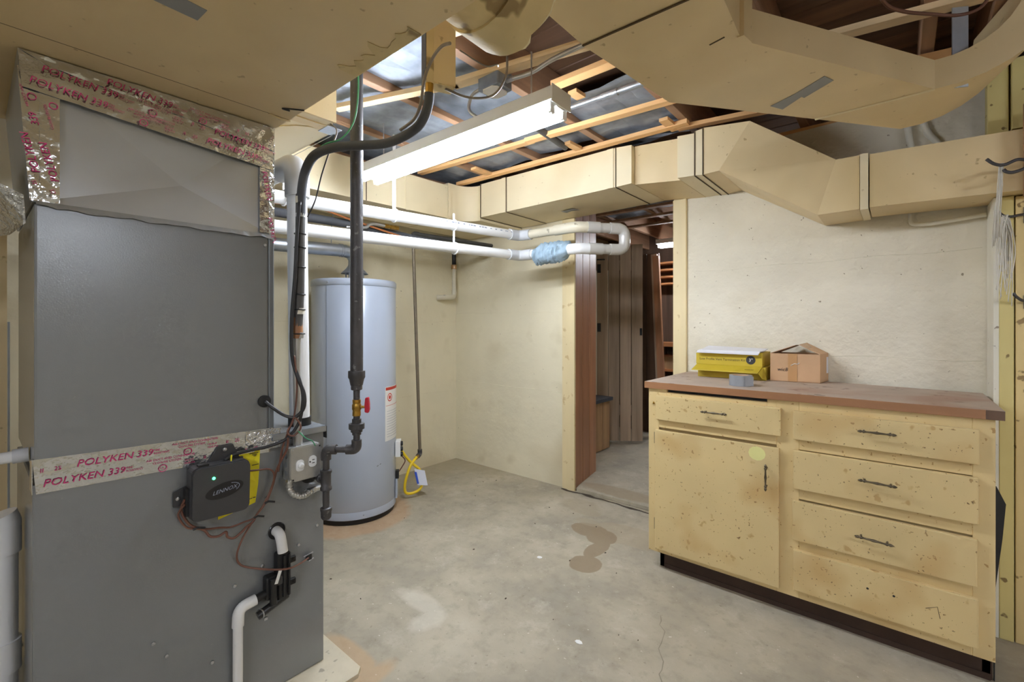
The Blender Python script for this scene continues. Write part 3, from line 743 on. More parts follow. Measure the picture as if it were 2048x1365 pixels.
t = foil_strip('foil_tape', [(X0, -2.70, 1.815), (X0, -2.19, 1.762), (X0, -2.185, 1.8365), (X0, -2.752, 1.8365)], pn, seed=6, lift=.013, amp=.005, nu=70, nv=9)
bm = bmesh.new(); print_tape(bm, (X0, -2.60, 1.812), (0, .55, -.045), (0, .1, 1), .40, .022, .0, phase=0, off=.0225); put('lettering', bm, 'ink', t)
bm = bmesh.new()
gl = []
for i in range(40):
    pass
for (y0, y1, off, sd) in ((-2.752, -2.716, .004, 3), (-2.716, -2.682, .006, 5)):
    t = foil_strip('foil_tape', [(X0, y0 + (.020 if y0 < -2.73 else 0), 1.492), (X0, y1, 1.492), (X0, y1, 1.80), (X0, y0, 1.80)], pn, seed=sd, lift=off, amp=.002, nu=8, nv=50)
    bm2 = bmesh.new(); q = X0 + off + .0034; ux_, uy_ = (0, -.24, 1), (0, -1, -.24)
    if sd == 3:
        b_text(bm2, 'POLYKEN', V((q, -2.714, 1.560)), ux_, uy_, .021, .1); b_text(bm2, '25', V((q, -2.720, 1.530)), ux_, uy_, .011); b_text(bm2, '339', V((q, -2.716, 1.672)), ux_, uy_, .019, .1)
        b_ring(bm2, V((q, -2.729, 1.735)), (0, 1, 0), (0, 0, 1), .0065, .0082); b_text(bm2, 'AIR DUCT AND', V((q, -2.733, 1.71)), ux_, uy_, .007)
    else:
        b_text(bm2, 'POLYKEN', V((q, -2.683, 1.545)), ux_, uy_, .021, .1); b_text(bm2, 'CLOSURE SYSTEM', V((q, -2.692, 1.67)), ux_, uy_, .007)
        b_ring(bm2, V((q, -2.693, 1.725)), (0, 1, 0), (0, 0, 1), .0065, .0082); b_text(bm2, '25', V((q, -2.689, 1.515)), ux_, uy_, .011)
    put('lettering', bm2, 'ink', t)
bm.free()
t = foil_strip('foil_tape', [(X0, -2.228, 1.495), (X0, -2.188, 1.495), (X0, -2.188, 1.715), (X0, -2.228, 1.712)], pn, seed=7, lift=.005, amp=.003, nu=8, nv=24)
bm = bmesh.new(); b_text(bm, 'POLYKEN', V((X0 + .0095, -2.222, 1.690)), (0, .18, -1), (0, 1, .18), .021, .1); b_text(bm, 'POLYKEN', V((X0 + .0095, -2.205, 1.545)), (0, .18, -1), (0, 1, .18), .019, .1); put('lettering', bm, 'ink', t)
# torn foil lip at the plenum foot
bm = bmesh.new(); top = []; bot = []
for i in range(31):
    y = -2.722 + .535 * i / 30
    top.append((FX + .003, y, 1.492)); bot.append((FX + .006 + .002 * random.random(), y, 1.478 + .008 * mnoise.noise((i * .45, 2, 0)) + (.006 if i < 2 else 0)))
tv = [bm.verts.new(p) for p in top]; bv = [bm.verts.new(p) for p in bot]
for i in range(30): bm.faces.new((tv[i], tv[i + 1], bv[i + 1], bv[i]))
r = bmesh.ops.extrude_face_region(bm, geom=bm.faces[:]); bmesh.ops.translate(bm, verts=[e for e in r['geom'] if isinstance(e, bmesh.types.BMVert)], vec=(-.0015, 0, 0))
put('foil_lip', bm, 'galv', pn)

# ================================================================== FURNACE FITTINGS
ct = thing('zone_control', 'black plastic control box with a green light fixed to the furnace', 'control box', (FX, -2.34, .70))
def rrect(cy, cz, w, h, r, x, rot=0.0, n=5):
    pts = []
    for (sx, sz, a0) in ((1, 1, 0), (-1, 1, 90), (-1, -1, 180), (1, -1, 270)):
        for k in range(n + 1):
            a = R(a0 + 90 * k / n); pts.append((cy + sx * (w / 2 - r) + r * math.cos(a), cz + sz * (h / 2 - r) + r * math.sin(a)))
    c, s = math.cos(rot), math.sin(rot)
    return [(x, cy + (p[0] - cy) * c - (p[1] - cz) * s, cz + (p[0] - cy) * s + (p[1] - cz) * c) for p in pts]
cy, cz, bx = -2.352, .722, FX + .062
bm = bmesh.new(); b_prism(bm, rrect(cy, cz, .150, .150, .018, FX + .012, -.02), (.040, 0, 0)); put('case', bm, 'charcoal', ct)
bm = bmesh.new(); b_prism(bm, rrect(cy, cz, .146, .146, .018, FX + .053, -.02), (.009, 0, 0)); put('cover', bm, 'charcoal', ct)
prism('mount_tab', [(FX + .004, cy - .025, .79), (FX + .004, cy + .065, .79), (FX + .004, cy + .045, .838), (FX + .004, cy + .005, .838)], (.006, 0, 0), 'charcoal', ct)
prism('mount_tab', [(FX + .004, cy - .105, .69), (FX + .004, cy - .07, .69), (FX + .004, cy - .07, .745), (FX + .004, cy - .105, .73)], (.006, 0, 0), 'charcoal', ct)
box('mount_tab', (FX + .004, cy - .03, .636), (FX + .02, cy + .02, .66), 'charcoal', ct, bevel=.003)
box('back_plate', (FX + .004, cy - .072, .655), (FX + .013, cy + .072, .795), 'charcoal', ct)
screw((FX + .010, cy + .022, .826), ct, r=.006); screw((FX + .010, cy - .095, .712), ct, r=.006)
bm = bmesh.new(); b_lathe(bm, [(.004, 0), (.004, .0015), (.002, .003)], (bx, cy - .022, .762), (1, 0, 0), 12); put('indicator_light', bm, 'led', ct, smooth=40)
bm = bmesh.new(); n = 32
bm.faces.new([bm.verts.new((bx + .0008, cy + .006 + .049 * math.cos(2 * math.pi * k / n) , .722 + .022 * math.sin(2 * math.pi * k / n) + .006 * math.cos(2 * math.pi * k / n) * 1.0)) for k in range(n)])
bdg = put('badge', bm, 'black_gloss', ct)
bm = bmesh.new(); b_text(bm, 'LENNOX', (bx + .0016, cy - .026, .7135), (0, 1, .12), (0, .12, 1), .0155, .2); put('lettering', bm, 'print_grey', bdg)
bm = bmesh.new(); b_tube(bm, [(bx + .0014, cy + .004 + .040 * math.cos(a), .722 + .016 * math.sin(a) + .005 * math.cos(a)) for a in [R(-38 + 100 * i / 14) for i in range(15)]], .0007, 5); put('swoosh', bm, 'print_grey', bdg)
for k in range(3): box('vent_slot', (FX + .025, cy + .0755, .725 + k * .012), (FX + .045, cy + .0775, .731 + k * .012), 'black', ct)
box('terminal_strip', (FX + .016, cy - .083, .665), (FX + .040, cy - .076, .742), 'black', ct)
prism('clip', [(FX + .03, cy - .055, .797), (FX + .05, cy - .055, .797), (FX + .05, cy - .03, .797), (FX + .03, cy - .03, .797)], (0, 0, .006), 'black', ct)
tube('jumper_wire', [(FX + .02, cy + .035, .79), (FX + .03, cy + .032, .806), (FX + .042, cy + .03, .812), (FX + .05, cy + .026, .798)], .0018, 'yellow_sheet', ct, n=6, curve=True)
ys = thing('warning_sheet', 'yellow instruction card tucked behind the black control box', 'card', (FX, -2.28, .63))
prism('sheet', [(FX + .0022, -2.345, .618), (FX + .0030, -2.242, .640), (FX + .010, -2.236, .70), (FX + .004, -2.231, .74), (FX + .003, -2.228, .803), (FX + .0022, -2.345, .795)], (.0006, 0, 0), 'yellow_sheet', ys)
bm = bmesh.new()
for (y, z, w) in ((-2.262, .797, .026), (-2.254, .792, .014), (-2.250, .788, .008), (-2.255, .760, .02), (-2.262, .657, .008), (-2.252, .658, .008)):
    b_box(bm, (FX + .011, y, z), (FX + .0113, y + w, z + .0022))
put('print', bm, 'black', ys)
# switch and receptacle box
ob = thing('outlet_box', 'metal box with a toggle knob and one receptacle beside the furnace pipe', 'outlet box', (FX, -2.105, .70))
bm = bmesh.new(); b_box(bm, (FX + .003, -2.158, .692), (FX + .052, -2.056, .800), .006, 2); put('box', bm, 'zinc', ob)
bm = bmesh.new()
cp = [(-2.160 + .014, .690), (-2.054, .690 + .0), (-2.054, .788), (-2.066, .802), (-2.160, .802), (-2.160, .704)]
b_prism(bm, [(FX + .052, a, b) for a, b in cp], (.010, 0, 0)); bmesh.ops.bevel(bm, geom=[e for e in bm.edges], offset=.003, segments=2, affect='EDGES'); put('cover_plate', bm, 'zinc', ob, smooth=40)
def octo(cy, cz, w, h, x, c=.006): return [(x, cy + a * w / 2 - (c if k in (1, 3) else 0) * a, cz + b * h / 2) for k, (a, b) in enumerate(((1, 1), (1, -1), (-1, -1), (-1, 1)))]
bm = bmesh.new(); b_prism(bm, rrect(-2.129, .741, .026, .036, .010, FX + .062), (.003, 0, 0)); put('switch_face', bm, 'white_enamel', ob)
lathe('switch_knob', [(.010, 0), (.0095, .006), (.005, .010)], (FX + .065, -2.127, .741), 'white_enamel', ob, axis=(1, 0, 0), n=16)
bm = bmesh.new(); b_prism(bm, rrect(-2.087, .746, .026, .036, .010, FX + .062), (.003, 0, 0)); rc = put('receptacle', bm, 'white_enamel', ob)
for (a, b, w, h) in ((-2.087 + .002, .750, .008, .0022), (-2.087 + .002, .740, .008, .0022)): box('slot', (FX + .0651, a - w / 2, b), (FX + .0656, a + w / 2, b + h), 'black', rc)
lathe('ground_hole', [(.0026, 0), (.0026, .0005)], (FX + .065, -2.096, .746), 'black', rc, axis=(1, 0, 0), n=10)
for (a, b) in ((-2.151, .795), (-2.062, .793), (-2.150, .698), (-2.062, .70)): lathe('screw', [(.003, 0), (.0025, .002)], (FX + .0615, a, b), 'black' if b > .75 and a > -2.1 or b < .699 else 'silver', ob, axis=(1, 0, 0), n=8)
for k in range(3): lathe('knockout', [(.008, 0), (.008, .001)], (FX + .028, -2.1585, .715 + k * .028), 'galv', ob, axis=(0, -1, 0), n=14)
fc = thing('flex_conduit', 'ribbed metal flexible conduit looping from the outlet box into the furnace', 'conduit', (FX, -2.12, .62))
path = smoothpath([(FX + .036, -2.150, .700), (FX + .036, -2.151, .672), (FX + .038, -2.143, .650), (FX + .04, -2.122, .634), (FX + .04, -2.100, .632), (FX + .034, -2.088, .634)], 8)
bm = bmesh.new(); b_tube(bm, path, [(.0105 if i % 3 else .0085) for i in range(len(path))], 12); put('hose', bm, 'zinc', fc, smooth=60)
lathe('connector', [(.012, 0), (.012, .012), (.010, .014), (.010, .03)], (FX + .030, -2.090, .634), 'silver', fc, axis=(-.25, 1, .05), n=12)
bm = bmesh.new(); b_lathe(bm, [(.010, 0), (.010, .03), (.007, .036)], (FX + .028, -2.072, .635), (-.25, 1, .05), 12); put('elbow_cap', bm, 'silver', fc, smooth=40)
lathe('nut', [(.014, 0), (.014, .008)], (FX + .036, -2.150, .690), 'silver', fc, axis=(0, 0, 1), n=8)
# control wiring
def cable(name, pts, r, m, label, cat='cable', group=None, n=8):
    p = smoothpath(pts); bm = bmesh.new(); b_tube(bm, p, r, n)
    return put(name, bm, m, org=pts[0], smooth=180, label=label, cat=cat, group=group)
wb = thing('thermostat_wires', 'bundle of brown thin wires looping around the black control box', 'wires', (FX + .02, -2.3, .6))
G1 = lambda px, z, o=.02: (FX + o, px, z)
w1 = [G1(-2.435, .712, .03), G1(-2.441, .68), G1(-2.425, .640), G1(-2.408, .622), G1(-2.385, .605), G1(-2.372, .585, .025), G1(-2.352, .580, .03), G1(-2.333, .586, .03), G1(-2.329, .570, .03), G1(-2.312, .560, .03), G1(-2.292, .570, .03), G1(-2.275, .580, .025), G1(-2.255, .588), G1(-2.243, .607), G1(-2.215, .640), G1(-2.195, .690), G1(-2.186, .74, .03), G1(-2.170, .80, .06), G1(-2.170, .84, .07)]
tube('wire', w1, .0035, 'wire_brown', wb, curve=True, n=8)
w2 = [G1(-2.436, .70, .035), G1(-2.448, .67), G1(-2.430, .630), G1(-2.405, .617), G1(-2.375, .606), G1(-2.345, .600), G1(-2.318, .592), G1(-2.28, .595), G1(-2.250, .600), G1(-2.222, .635), G1(-2.20, .68), G1(-2.196, .72, .03), G1(-2.21, .742, .03), G1(-2.245, .748, .03), G1(-2.272, .752, .03)]
tube('wire', w2, .0028, 'wire_brown', wb, curve=True, n=8)
w3 = [G1(-2.255, .590), G1(-2.285, .545), G1(-2.30, .505), G1(-2.295, .475), G1(-2.27, .452), G1(-2.22, .435, .05), G1(-2.17, .422, .065), G1(-2.12, .412, .045), G1(-2.075, .404, .012)]
tube('wire', w3, .003, 'wire_brown', wb, curve=True, n=8)
for (a, b) in ((-2.408, .622), (-2.216, .640), (-2.248, .604)):
    tube('cable_tie', [G1(a - .006, b - .004, .024), G1(a + .004, b, .028), G1(a + .022, b - .006, .03)], .003, 'black', wb, n=6)
box('spade_terminal', (FX + .002, -2.080, .396), (FX + .016, -2.066, .412), 'black', wb)
tube('terminal_pin', [(FX + .012, -2.092, .412), (FX + .012, -2.06, .418)], .0022, 'silver', wb, n=6); tube('terminal_pin', [(FX + .012, -2.075, .392), (FX + .012, -2.058, .397)], .0022, 'silver', wb, n=6)
# condensate trap and drain
tp = thing('condensate_trap', 'black plastic condensate trap with white elbow on the furnace side', 'drain trap', (FX, -2.19, .33))
tube('elbow', [(FX - .01, -2.178, .528), (FX + .032, -2.178, .526), (FX + .038, -2.172, .468)], .0155, 'pvc', tp, bend=.04, n=16)
box('body', (FX + .010, -2.190, .32), (FX + .045, -2.150, .466), 'black', tp, bevel=.004)
box('rib', (FX + .045, -2.176, .33), (FX + .052, -2.168, .46), 'black_gloss', tp); box('rib', (FX + .045, -2.160, .33), (FX + .052, -2.154, .46), 'black_gloss', tp)
box('chamber', (FX + .006, -2.222, .33), (FX + .040, -2.188, .402), 'black', tp, bevel=.004)
box('front_block', (FX + .040, -2.215, .315), (FX + .056, -2.196, .40), 'black_gloss', tp, bevel=.003)
box('square_boss', (FX + .040, -2.194, .372), (FX + .05, -2.176, .398), 'charcoal', tp, bevel=.002)
tube('cleanout_arm', [(FX + .03, -2.245, .293), (FX + .03, -2.155, .322)], .0125, 'black_gloss', tp, n=14)
tube('outlet_arm', [(FX + .025, -2.205, .352), (FX + .025, -2.252, .345)], .0125, 'black', tp, n=14)
for z in (.425, .352): 
    box('mount_lug', (FX + .012, -2.150, z - .012), (FX + .022, -2.122, z + .008), 'black', tp, bevel=.002); lathe('lug_hole', [(.003, 0), (.003, .001)], (FX + .0221, -2.131, z - .002), 'black_gloss', tp, axis=(1, 0, 0), n=8)
prism('sticker', [(FX + .0570, -2.206, .385), (FX + .0570, -2.196, .383), (FX + .0570, -2.182, .425), (FX + .0570, -2.192, .427)], (.0006, 0, 0), 'white', tp)
tube('hose_clamp', [(FX + .03 + .0145 * math.cos(a), -2.236 + .004 * math.cos(a), .296 + .0145 * math.sin(a)) for a in [i * math.pi / 8 for i in range(17)]], .002, 'silver', tp, n=6)
box('clamp_tail', (FX + .04, -2.232, .278), (FX + .046, -2.222, .286), 'silver', tp)
dp = thing('drain_pipe', 'white plastic drain pipe with an elbow in front of the furnace', 'pipe', (FX + .03, -2.3, 0))
tube('elbow', [(FX + .025, -2.249, .345), (FX + .025, -2.297, .340), (FX + .028, -2.300, .288)], .0165, 'pvc', dp, bend=.03, n=16)
tube('pipe', [(FX + .028, -2.300, .29), (FX + .026, -2.300, .014)], .0135, 'pvc', dp, n=16)
# condensate line and PVC at the left edge
cl2 = thing('coil_drain_stub', 'short white plastic drain stub on the coil cabinet side at left edge', 'pipe', (1.36, -2.74, .88))
tube('pipe', [(1.375, -2.727, .875), (1.36, -2.95, .868)], .014, 'pvc', cl2, n=14); tube('bushing', [(1.376, -2.727, .8755), (1.374, -2.755, .8745)], .0175, 'pvc_grey', cl2, n=14)
tube('drop', [(1.36, -2.945, .868), (1.36, -2.955, .60), (1.36, -2.955, .014)], .014, 'pvc', cl2, bend=.02, n=14)
ip = thing('floor_pvc_pipe', 'thick white plastic pipe with couplings at the left edge of the furnace', 'pipe', (1.25, -2.77, .014))
tube('pipe', [(1.245, -2.768, .014), (1.245, -2.768, .68)], .030, 'pvc', ip, n=20)
tube('coupling', [(1.245, -2.768, .60), (1.245, -2.768, .68), (1.245, -2.775, .70)], .036, 'pvc', ip, n=20); tube('coupling', [(1.245, -2.768, .29), (1.245, -2.768, .37)], .036, 'pvc', ip, n=20)
rt_ = thing('return_duct', 'beige return air drop beside the furnace at the left edge', 'duct', (.6, -3.0, 0))
box('body', (.20, -3.6, 0), (.62, -2.737, 1.55), 'duct', rt_)
box('edge_strip', (.622, -2.7365, .30), (.640, -2.7310, 1.21), 'galv', rt_)
prism('sloped_boot', [(1.05, -2.80, 1.62), (1.46, -2.80, 1.62), (1.46, -2.80, 1.52), (1.05, -2.80, 1.40)], (0, -.3, 0), 'duct', rt_)
bm = bmesh.new()
fv = [(1.46, -2.797, 1.53), (1.475, -2.745, 1.50), (1.44, -2.74, 1.44), (1.38, -2.76, 1.42), (1.30, -2.79, 1.42), (1.20, -2.797, 1.44), (1.30, -2.797, 1.475)]
b_prism(bm, fv, (.004, .004, .004)); put('foil_scrap', bm, 'foil_crumple', rt_)

# ================================================================== WATER HEATER
HX, HY = .343, -1.21
wh = thing('water_heater', 'tall pale blue-grey gas water heater in the corner', 'water heater', (HX, HY, 0))
lathe('base_ring', [(.246, 0), (.250, .004), (.250, .030), (.244, .034)], (HX, HY, 0), 'black', wh, n=48)
lathe('jacket', [(.255, .030), (.260, .034), (.260, .075), (.2588, .078), (.260, .081), (.260, 1.435), (.2585, 1.438)], (HX, HY, 0), 'heater', wh, n=64)
lathe('top_cap', [(.261, 1.438), (.263, 1.441), (.263, 1.470), (.256, 1.480), (.06, 1.482), (.06, 1.45)], (HX, HY, 0), 'heater', wh, n=64)
def on_h(px_ang, r=.2605): return (HX + r * math.cos(px_ang), HY + r * math.sin(px_ang))
def a_of(x, y): return math.atan2(y - HY, x - HX)
camang = a_of(3.042, -2.822)
def h_patch(name, a0, a1, z0, z1, m, parent, r=.2612, n=12, slant=0.0):
    bm = bmesh.new(); lo = []; hi = []
    for i in range(n + 1):
        a = a0 + (a1 - a0) * i / n
        lo.append(bm.verts.new((*on_h(a, r), z0 + slant * i / n))); hi.append(bm.verts.new((*on_h(a, r), z1)))
    for i in range(n): bm.faces.new((lo[i], lo[i + 1], hi[i + 1], hi[i]))
    r_ = bmesh.ops.extrude_face_region(bm, geom=bm.faces[:]); 
    for v in [e for e in r_['geom'] if isinstance(e, bmesh.types.BMVert)]:
        d = V((v.co.x - HX, v.co.y - HY, 0)).normalized(); v.co += d * .0006
    return put(name, bm, m, parent, smooth=60)
h_patch('jacket_seam', camang - .66, camang - .652, .08, 1.435, 'heater_dark', wh)
lb = h_patch('rating_label', camang + .76, camang + 1.9, .47, .81, 'white', wh)
h_patch('label_band', camang + .78, camang + 1.6, .788, .806, 'label_red', lb, r=.2622)
h_patch('label_line', camang + .78, camang + 1.6, .690, .692, 'label_red', lb, r=.2622)
bm = bmesh.new()
a = camang + .93; p = V((*on_h(a, .2625), .742)); tx = V((-math.sin(a), math.cos(a), 0))
b_ring(bm, p, tx, (0, 0, 1), .020, .026); b_disc(bm, p, tx, (0, 0, 1), .012)
put('warning_symbol', bm, 'label_red', lb)
for k in range(11): h_patch('label_text', camang + .82, camang + 1.4, .495 + k * .016, .4965 + k * .016, 'print_grey', lb, r=.2622)
for a in (camang - .62, camang + .10): lathe('screw', [(.004, 0), (.003, .003)], (*on_h(a, .263), 1.456), 'galv', wh, axis=(math.cos(a), math.sin(a), 0), n=8)
lathe('screw', [(.004, 0), (.003, .003)], (*on_h(camang + .2, .26), .055), 'galv', wh, axis=(math.cos(camang), math.sin(camang), 0), n=8)
tube('scuff', [(*on_h(camang + .52, .2602), .332), (*on_h(camang + .56, .2602), .336)], .0015, 'iron', wh, n=5); tube('scuff', [(*on_h(camang + .60, .2602), .338), (*on_h(camang + .63, .2602), .343)], .0015, 'iron', wh, n=5)
va = camang + 1.42
ax = V((math.cos(va), math.sin(va), 0)); vp = V((*on_h(va, .26), .39))
tn = V((-ax.y, ax.x, 0))
bm = bmesh.new(); b_prism(bm, [vp - tn * .05 + V((0, 0, -.05)), vp + tn * .05 + V((0, 0, -.05)), vp + tn * .05 + V((0, 0, .045)), vp - tn * .05 + V((0, 0, .045))], ax * .032); put('gas_control', bm, 'white', wh)
for k in range(3): lathe('control_knob', [(.016, 0), (.016, .012), (.011, .015)], vp + ax * .032 - tn * .02 + V((0, 0, .03 - k * .035)), 'black', wh, axis=ax, n=16)
lathe('control_inlet', [(.014, 0), (.014, .05)], vp + tn * .02 + V((0, 0, -.02)) + ax * .02, 'iron', wh, axis=tn, n=12)
tube('pilot_wire', [vp + ax * .04 + V((0, 0, -.06)), vp + ax * .06 + V((0, 0, -.09)), vp + ax * .04 + V((0, 0, -.13)), vp + ax * .02 + V((0, 0, -.16))], .004, 'wire_brown', wh, n=6, curve=True)
bm = bmesh.new(); b_prism(bm, [vp - tn * .04 + V((0, 0, -.32)), vp + tn * .04 + V((0, 0, -.32)), vp + tn * .04 + V((0, 0, -.20)), vp - tn * .04 + V((0, 0, -.20))], ax * .012); put('burner_door', bm, 'heater', wh)
bm = bmesh.new(); b_prism(bm, [vp - tn * .02 + V((0, 0, -.20)), vp + tn * .02 + V((0, 0, -.20)), vp + tn * .02 + V((0, 0, -.15)), vp - tn * .02 + V((0, 0, -.15))], ax * .02); put('igniter', bm, 'black', wh)
for k in range(4):
    a = k * math.pi / 2 + .5; x, y = HX + .062 * math.cos(a), HY + .062 * math.sin(a)
    tube('hood_leg', [(x, y, 1.48), (x, y, 1.545)], .006, 'galv', wh, n=6)
lathe('draft_hood', [(.085, 1.530), (.080, 1.536), (.055, 1.562), (.042, 1.580), (.042, 1.585)], (HX, HY, 0), 'galv', wh, n=32, cap=False)
fl = thing('flue_pipe', 'shiny galvanised flue pipe with a segmented elbow above the water heater', 'flue pipe', (HX, HY, 1.58))
tube('elbow', [(HX, HY, 1.575), (HX, HY, 1.62), (HX, HY - .012, 1.645), (HX, HY - .035, 1.665), (HX, HY - .075, 1.672)], .040, 'galv', fl, n=20, smooth=25)
tube('pipe', [(HX, HY - .07, 1.672), (HX, -2.25, 1.635)], .0385, 'galv', fl, n=24)
for y in (HY - .085, HY - .10): tube('bead', [(HX, y, 1.6715), (HX, y - .006, 1.671)], .0415, 'galv', fl, n=24)
tube('hanger_wire', [(HX, HY - .16, 1.71), (HX + .02, HY - .17, 1.80), (HX + .05, HY - .17, 1.93)], .003, 'galv', fl, n=6)
# gas line of the heater
gl = thing('heater_gas_pipe', 'brown steel gas pipe hanging down the wall to the water heater', 'pipe', (.36, -.70, .25))
tube('drop', [(.40, -.786, 1.835), (.36, -.692, .262)], .0115, 'steel_pipe', gl, n=12)
tube('bottom_elbow', [(.361, -.694, .285), (.36, -.692, .252), (.39, -.735, .250)], .017, 'iron', gl, bend=.02, n=14)
tube('top_elbow', [(.40, -.786, 1.80), (.40, -.786, 1.848), (.40, -.74, 1.85)], .019, 'dark_pipe', gl, bend=.025, n=14)
tube('header', [(.40, -.75, 1.85), (.44, -.004, 1.862)], .0155, 'dark_pipe', gl, n=14)
fx = thing('yellow_gas_hose', 'looped yellow flexible gas connector with a paper tag beside the heater', 'gas hose', (.5, -.85, .2))
e0 = V((.39, -.735, .250))
tube('hose', [e0 + V((.03, -.04, .002)), V((.45, -.80, .262)), V((.465, -.86, .22)), V((.463, -.90, .12)), V((.46, -.895, .05)), V((.475, -.85, .035)), V((.50, -.80, .06)), V((.505, -.785, .12)), V((.49, -.80, .19)), V((.45, -.85, .25)), V((.42, -.90, .33))], .0095, 'yellow_flex', fx, curve=True, n=12)
tube('fitting', [e0, e0 + V((.035, -.045, .002))], .013, 'brass', fx, n=8)
bm = bmesh.new(); b_prism(bm, [(.478, -.835, .20), (.525, -.785, .185), (.545, -.775, .085), (.500, -.825, .090)], (.002, .002, .001)); tg = put('tag', bm, 'tag_white', fx)
bm = bmesh.new(); b_prism(bm, [(.480, -.836, .18), (.490, -.825, .178), (.508, -.818, .10), (.500, -.829, .10)], (.004, -.002, .001)); put('tag_stripe', bm, 'label_blue', tg)
# corner drain
dr2 = thing('corner_drain', 'old cream plastic drain pipe with an elbow at the room corner', 'pipe', (.08, -.1, 1.44))
tube('upper_pipe', [(.08, -.098, 1.715), (.08, -.098, 2.0)], .018, 'black', dr2, n=14)
tube('coupling', [(.08, -.098, 1.685), (.08, -.098, 1.722)], .024, 'packing_tape', dr2, n=14)
tube('pipe', [(.08, -.098, 1.70), (.08, -.098, 1.47)], .0185, 'pvc_old', dr2, n=14)
tube('elbow', [(.08, -.098, 1.50), (.08, -.099, 1.442), (.075, -.20, 1.436), (.02, -.235, 1.433)], .0225, 'pvc_old', dr2, bend=.03, n=14)

# ================================================================== PIPES
def vbend(name, pts, r, m, parent, bend=.05, n=18): return tube(name, pts, r, m, parent, bend=bend, n=n)
vp_ = thing('vent_pipe', 'white plastic vent pipe looping from the furnace along both walls to the doorway', 'pipe', (1.41, -2.066, .844))
tube('collar', [(1.412, -2.064, .844), (1.412, -2.064, .872)], .038, 'black', vp_, n=20)
tube('riser', [(1.412, -2.064, .86), (1.403, -2.070, 1.68)], .0335, 'pvc', vp_, n=24)
tube('elbow', [(1.404, -2.069, 1.655), (1.403, -2.070, 1.775), (1.27, -2.070, 1.775)], .041, 'pvc_grey', vp_, bend=.075, n=24)
tube('cross_run', [(1.30, -2.070, 1.775), (.90, -2.070, 1.775), (.90, -1.95, 1.777)], .0325, 'pvc', vp_, bend=.06, n=20)
tube('upper_run', [(.90, -1.96, 1.777), (1.03, -.385, 1.817)], .0305, 'pvc', vp_, n=20)
tube('upper_elbow', [(1.0235, -.46, 1.8155), (1.03, -.362, 1.818), (1.13, -.358, 1.817)], .0365, 'pvc_grey', vp_, bend=.05, n=20)
tube('upper_cross', [(1.12, -.358, 1.817), (1.40, -.357, 1.818)], .0305, 'pvc_old', vp_, n=20)
tube('upper_turn', [(1.33, -.357, 1.8175), (1.49, -.356, 1.818), (1.545, -.29, 1.819)], .035, 'pvc_old', vp_, bend=.06, n=20)
tube('upper_end', [(1.53, -.31, 1.819), (1.645, -.152, 1.820)], .032, 'pvc_clear', vp_, n=20)
tube('upper_coupling', [(1.535, -.303, 1.819), (1.585, -.235, 1.8195)], .0365, 'pvc_clear', vp_, n=20)
bm = bmesh.new(); a0, a1 = V((.90, -1.96, 1.777)), V((1.03, -.385, 1.817)); rn = random.Random(3)
u = (a1 - a0).normalized(); t = .25
side = V((.93, -.08, .36)).normalized()
while t < 1.5:
    w = rn.uniform(.006, .02); c = a0 + u * t + side * .0308
    b_prism(bm, [c + V((0, 0, -.004)), c + u * w + V((0, 0, -.004)), c + u * w + V((0, 0, .003)), c + V((0, 0, .003))], side * .0006); t += w + rn.choice((.006, .006, .03))
put('pipe_print', bm, 'print_grey', vp_, kind='stuff')
ip2 = vp_
tube('lower_run', [(.90, -2.15, 0.0), (.90, -2.15, 1.634), (1.03, -.385, 1.680)], .0305, 'pvc', ip2, bend=.08, n=20)
tube('lower_elbow', [(1.0235, -.47, 1.6775), (1.03, -.362, 1.680), (1.14, -.358, 1.680)], .0365, 'pvc_grey', ip2, bend=.05, n=20)
tube('lower_cross', [(1.13, -.358, 1.680), (1.44, -.358, 1.681)], .0305, 'pvc', ip2, n=20)
tube('lower_turn', [(1.35, -.358, 1.681), (1.50, -.356, 1.681), (1.555, -.29, 1.682)], .035, 'pvc', ip2, bend=.06, n=20)
tube('lower_end', [(1.54, -.31, 1.682), (1.645, -.152, 1.684)], .032, 'pvc_clear', ip2, n=20)
tube('lower_coupling', [(1.545, -.303, 1.682), (1.60, -.225, 1.6825)], .0365, 'pvc_clear', ip2, n=20)
tube('return_bend', [(1.628, -.176, 1.684), (1.690, -.092, 1.685), (1.690, -.092, 1.819), (1.628, -.176, 1.820)], .0365, 'pvc_clear', ip2, bend=.066, n=20)
def ring(name, c, r, t, m, parent, ax=(0, 1, 0)):
    ax = V(ax).normalized(); a, b = frame_of(ax); c = V(c)
    return tube(name, [c + (a * math.cos(k * math.pi / 12) + b * math.sin(k * math.pi / 12)) * r for k in range(25)], t, m, parent, n=6)
ph = thing('pipe_hanger', 'white plastic strap hanger looped round the upper vent pipe near the lamp', 'hanger', (.95, -1.33, 1.8), 'pipe hangers')
ring('loop', (.951, -1.335, 1.793), .0335, .005, 'pvc', ph); box('strap', (.945, -1.343, 1.826), (.952, -1.327, 2.232), 'pvc', ph)
ph = thing('pipe_hanger', 'white plastic strap hanger looped round the lower pipe near the corner', 'hanger', (.985, -.93, 1.67), 'pipe hangers')
ring('loop', (.985, -.925, 1.664), .0335, .005, 'pvc', ph); box('strap', (.981, -.936, 1.697), (.986, -.924, 1.771), 'pvc', ph)
ring('upper_loop', (.985, -.93, 1.803), .0325, .003, 'pvc', ph); box('strap', (.981, -.936, 1.834), (.986, -.924, 1.875), 'pvc', ph)
ph = thing('pipe_hanger', 'white plastic strap hanger half hidden behind the foil plenum', 'hanger', (.91, -1.93, 1.77), 'pipe hangers')
ring('loop', (.905, -1.90, 1.778), .0335, .005, 'pvc', ph); box('strap', (.901, -1.906, 1.81), (.907, -1.894, 1.925), 'pvc', ph)
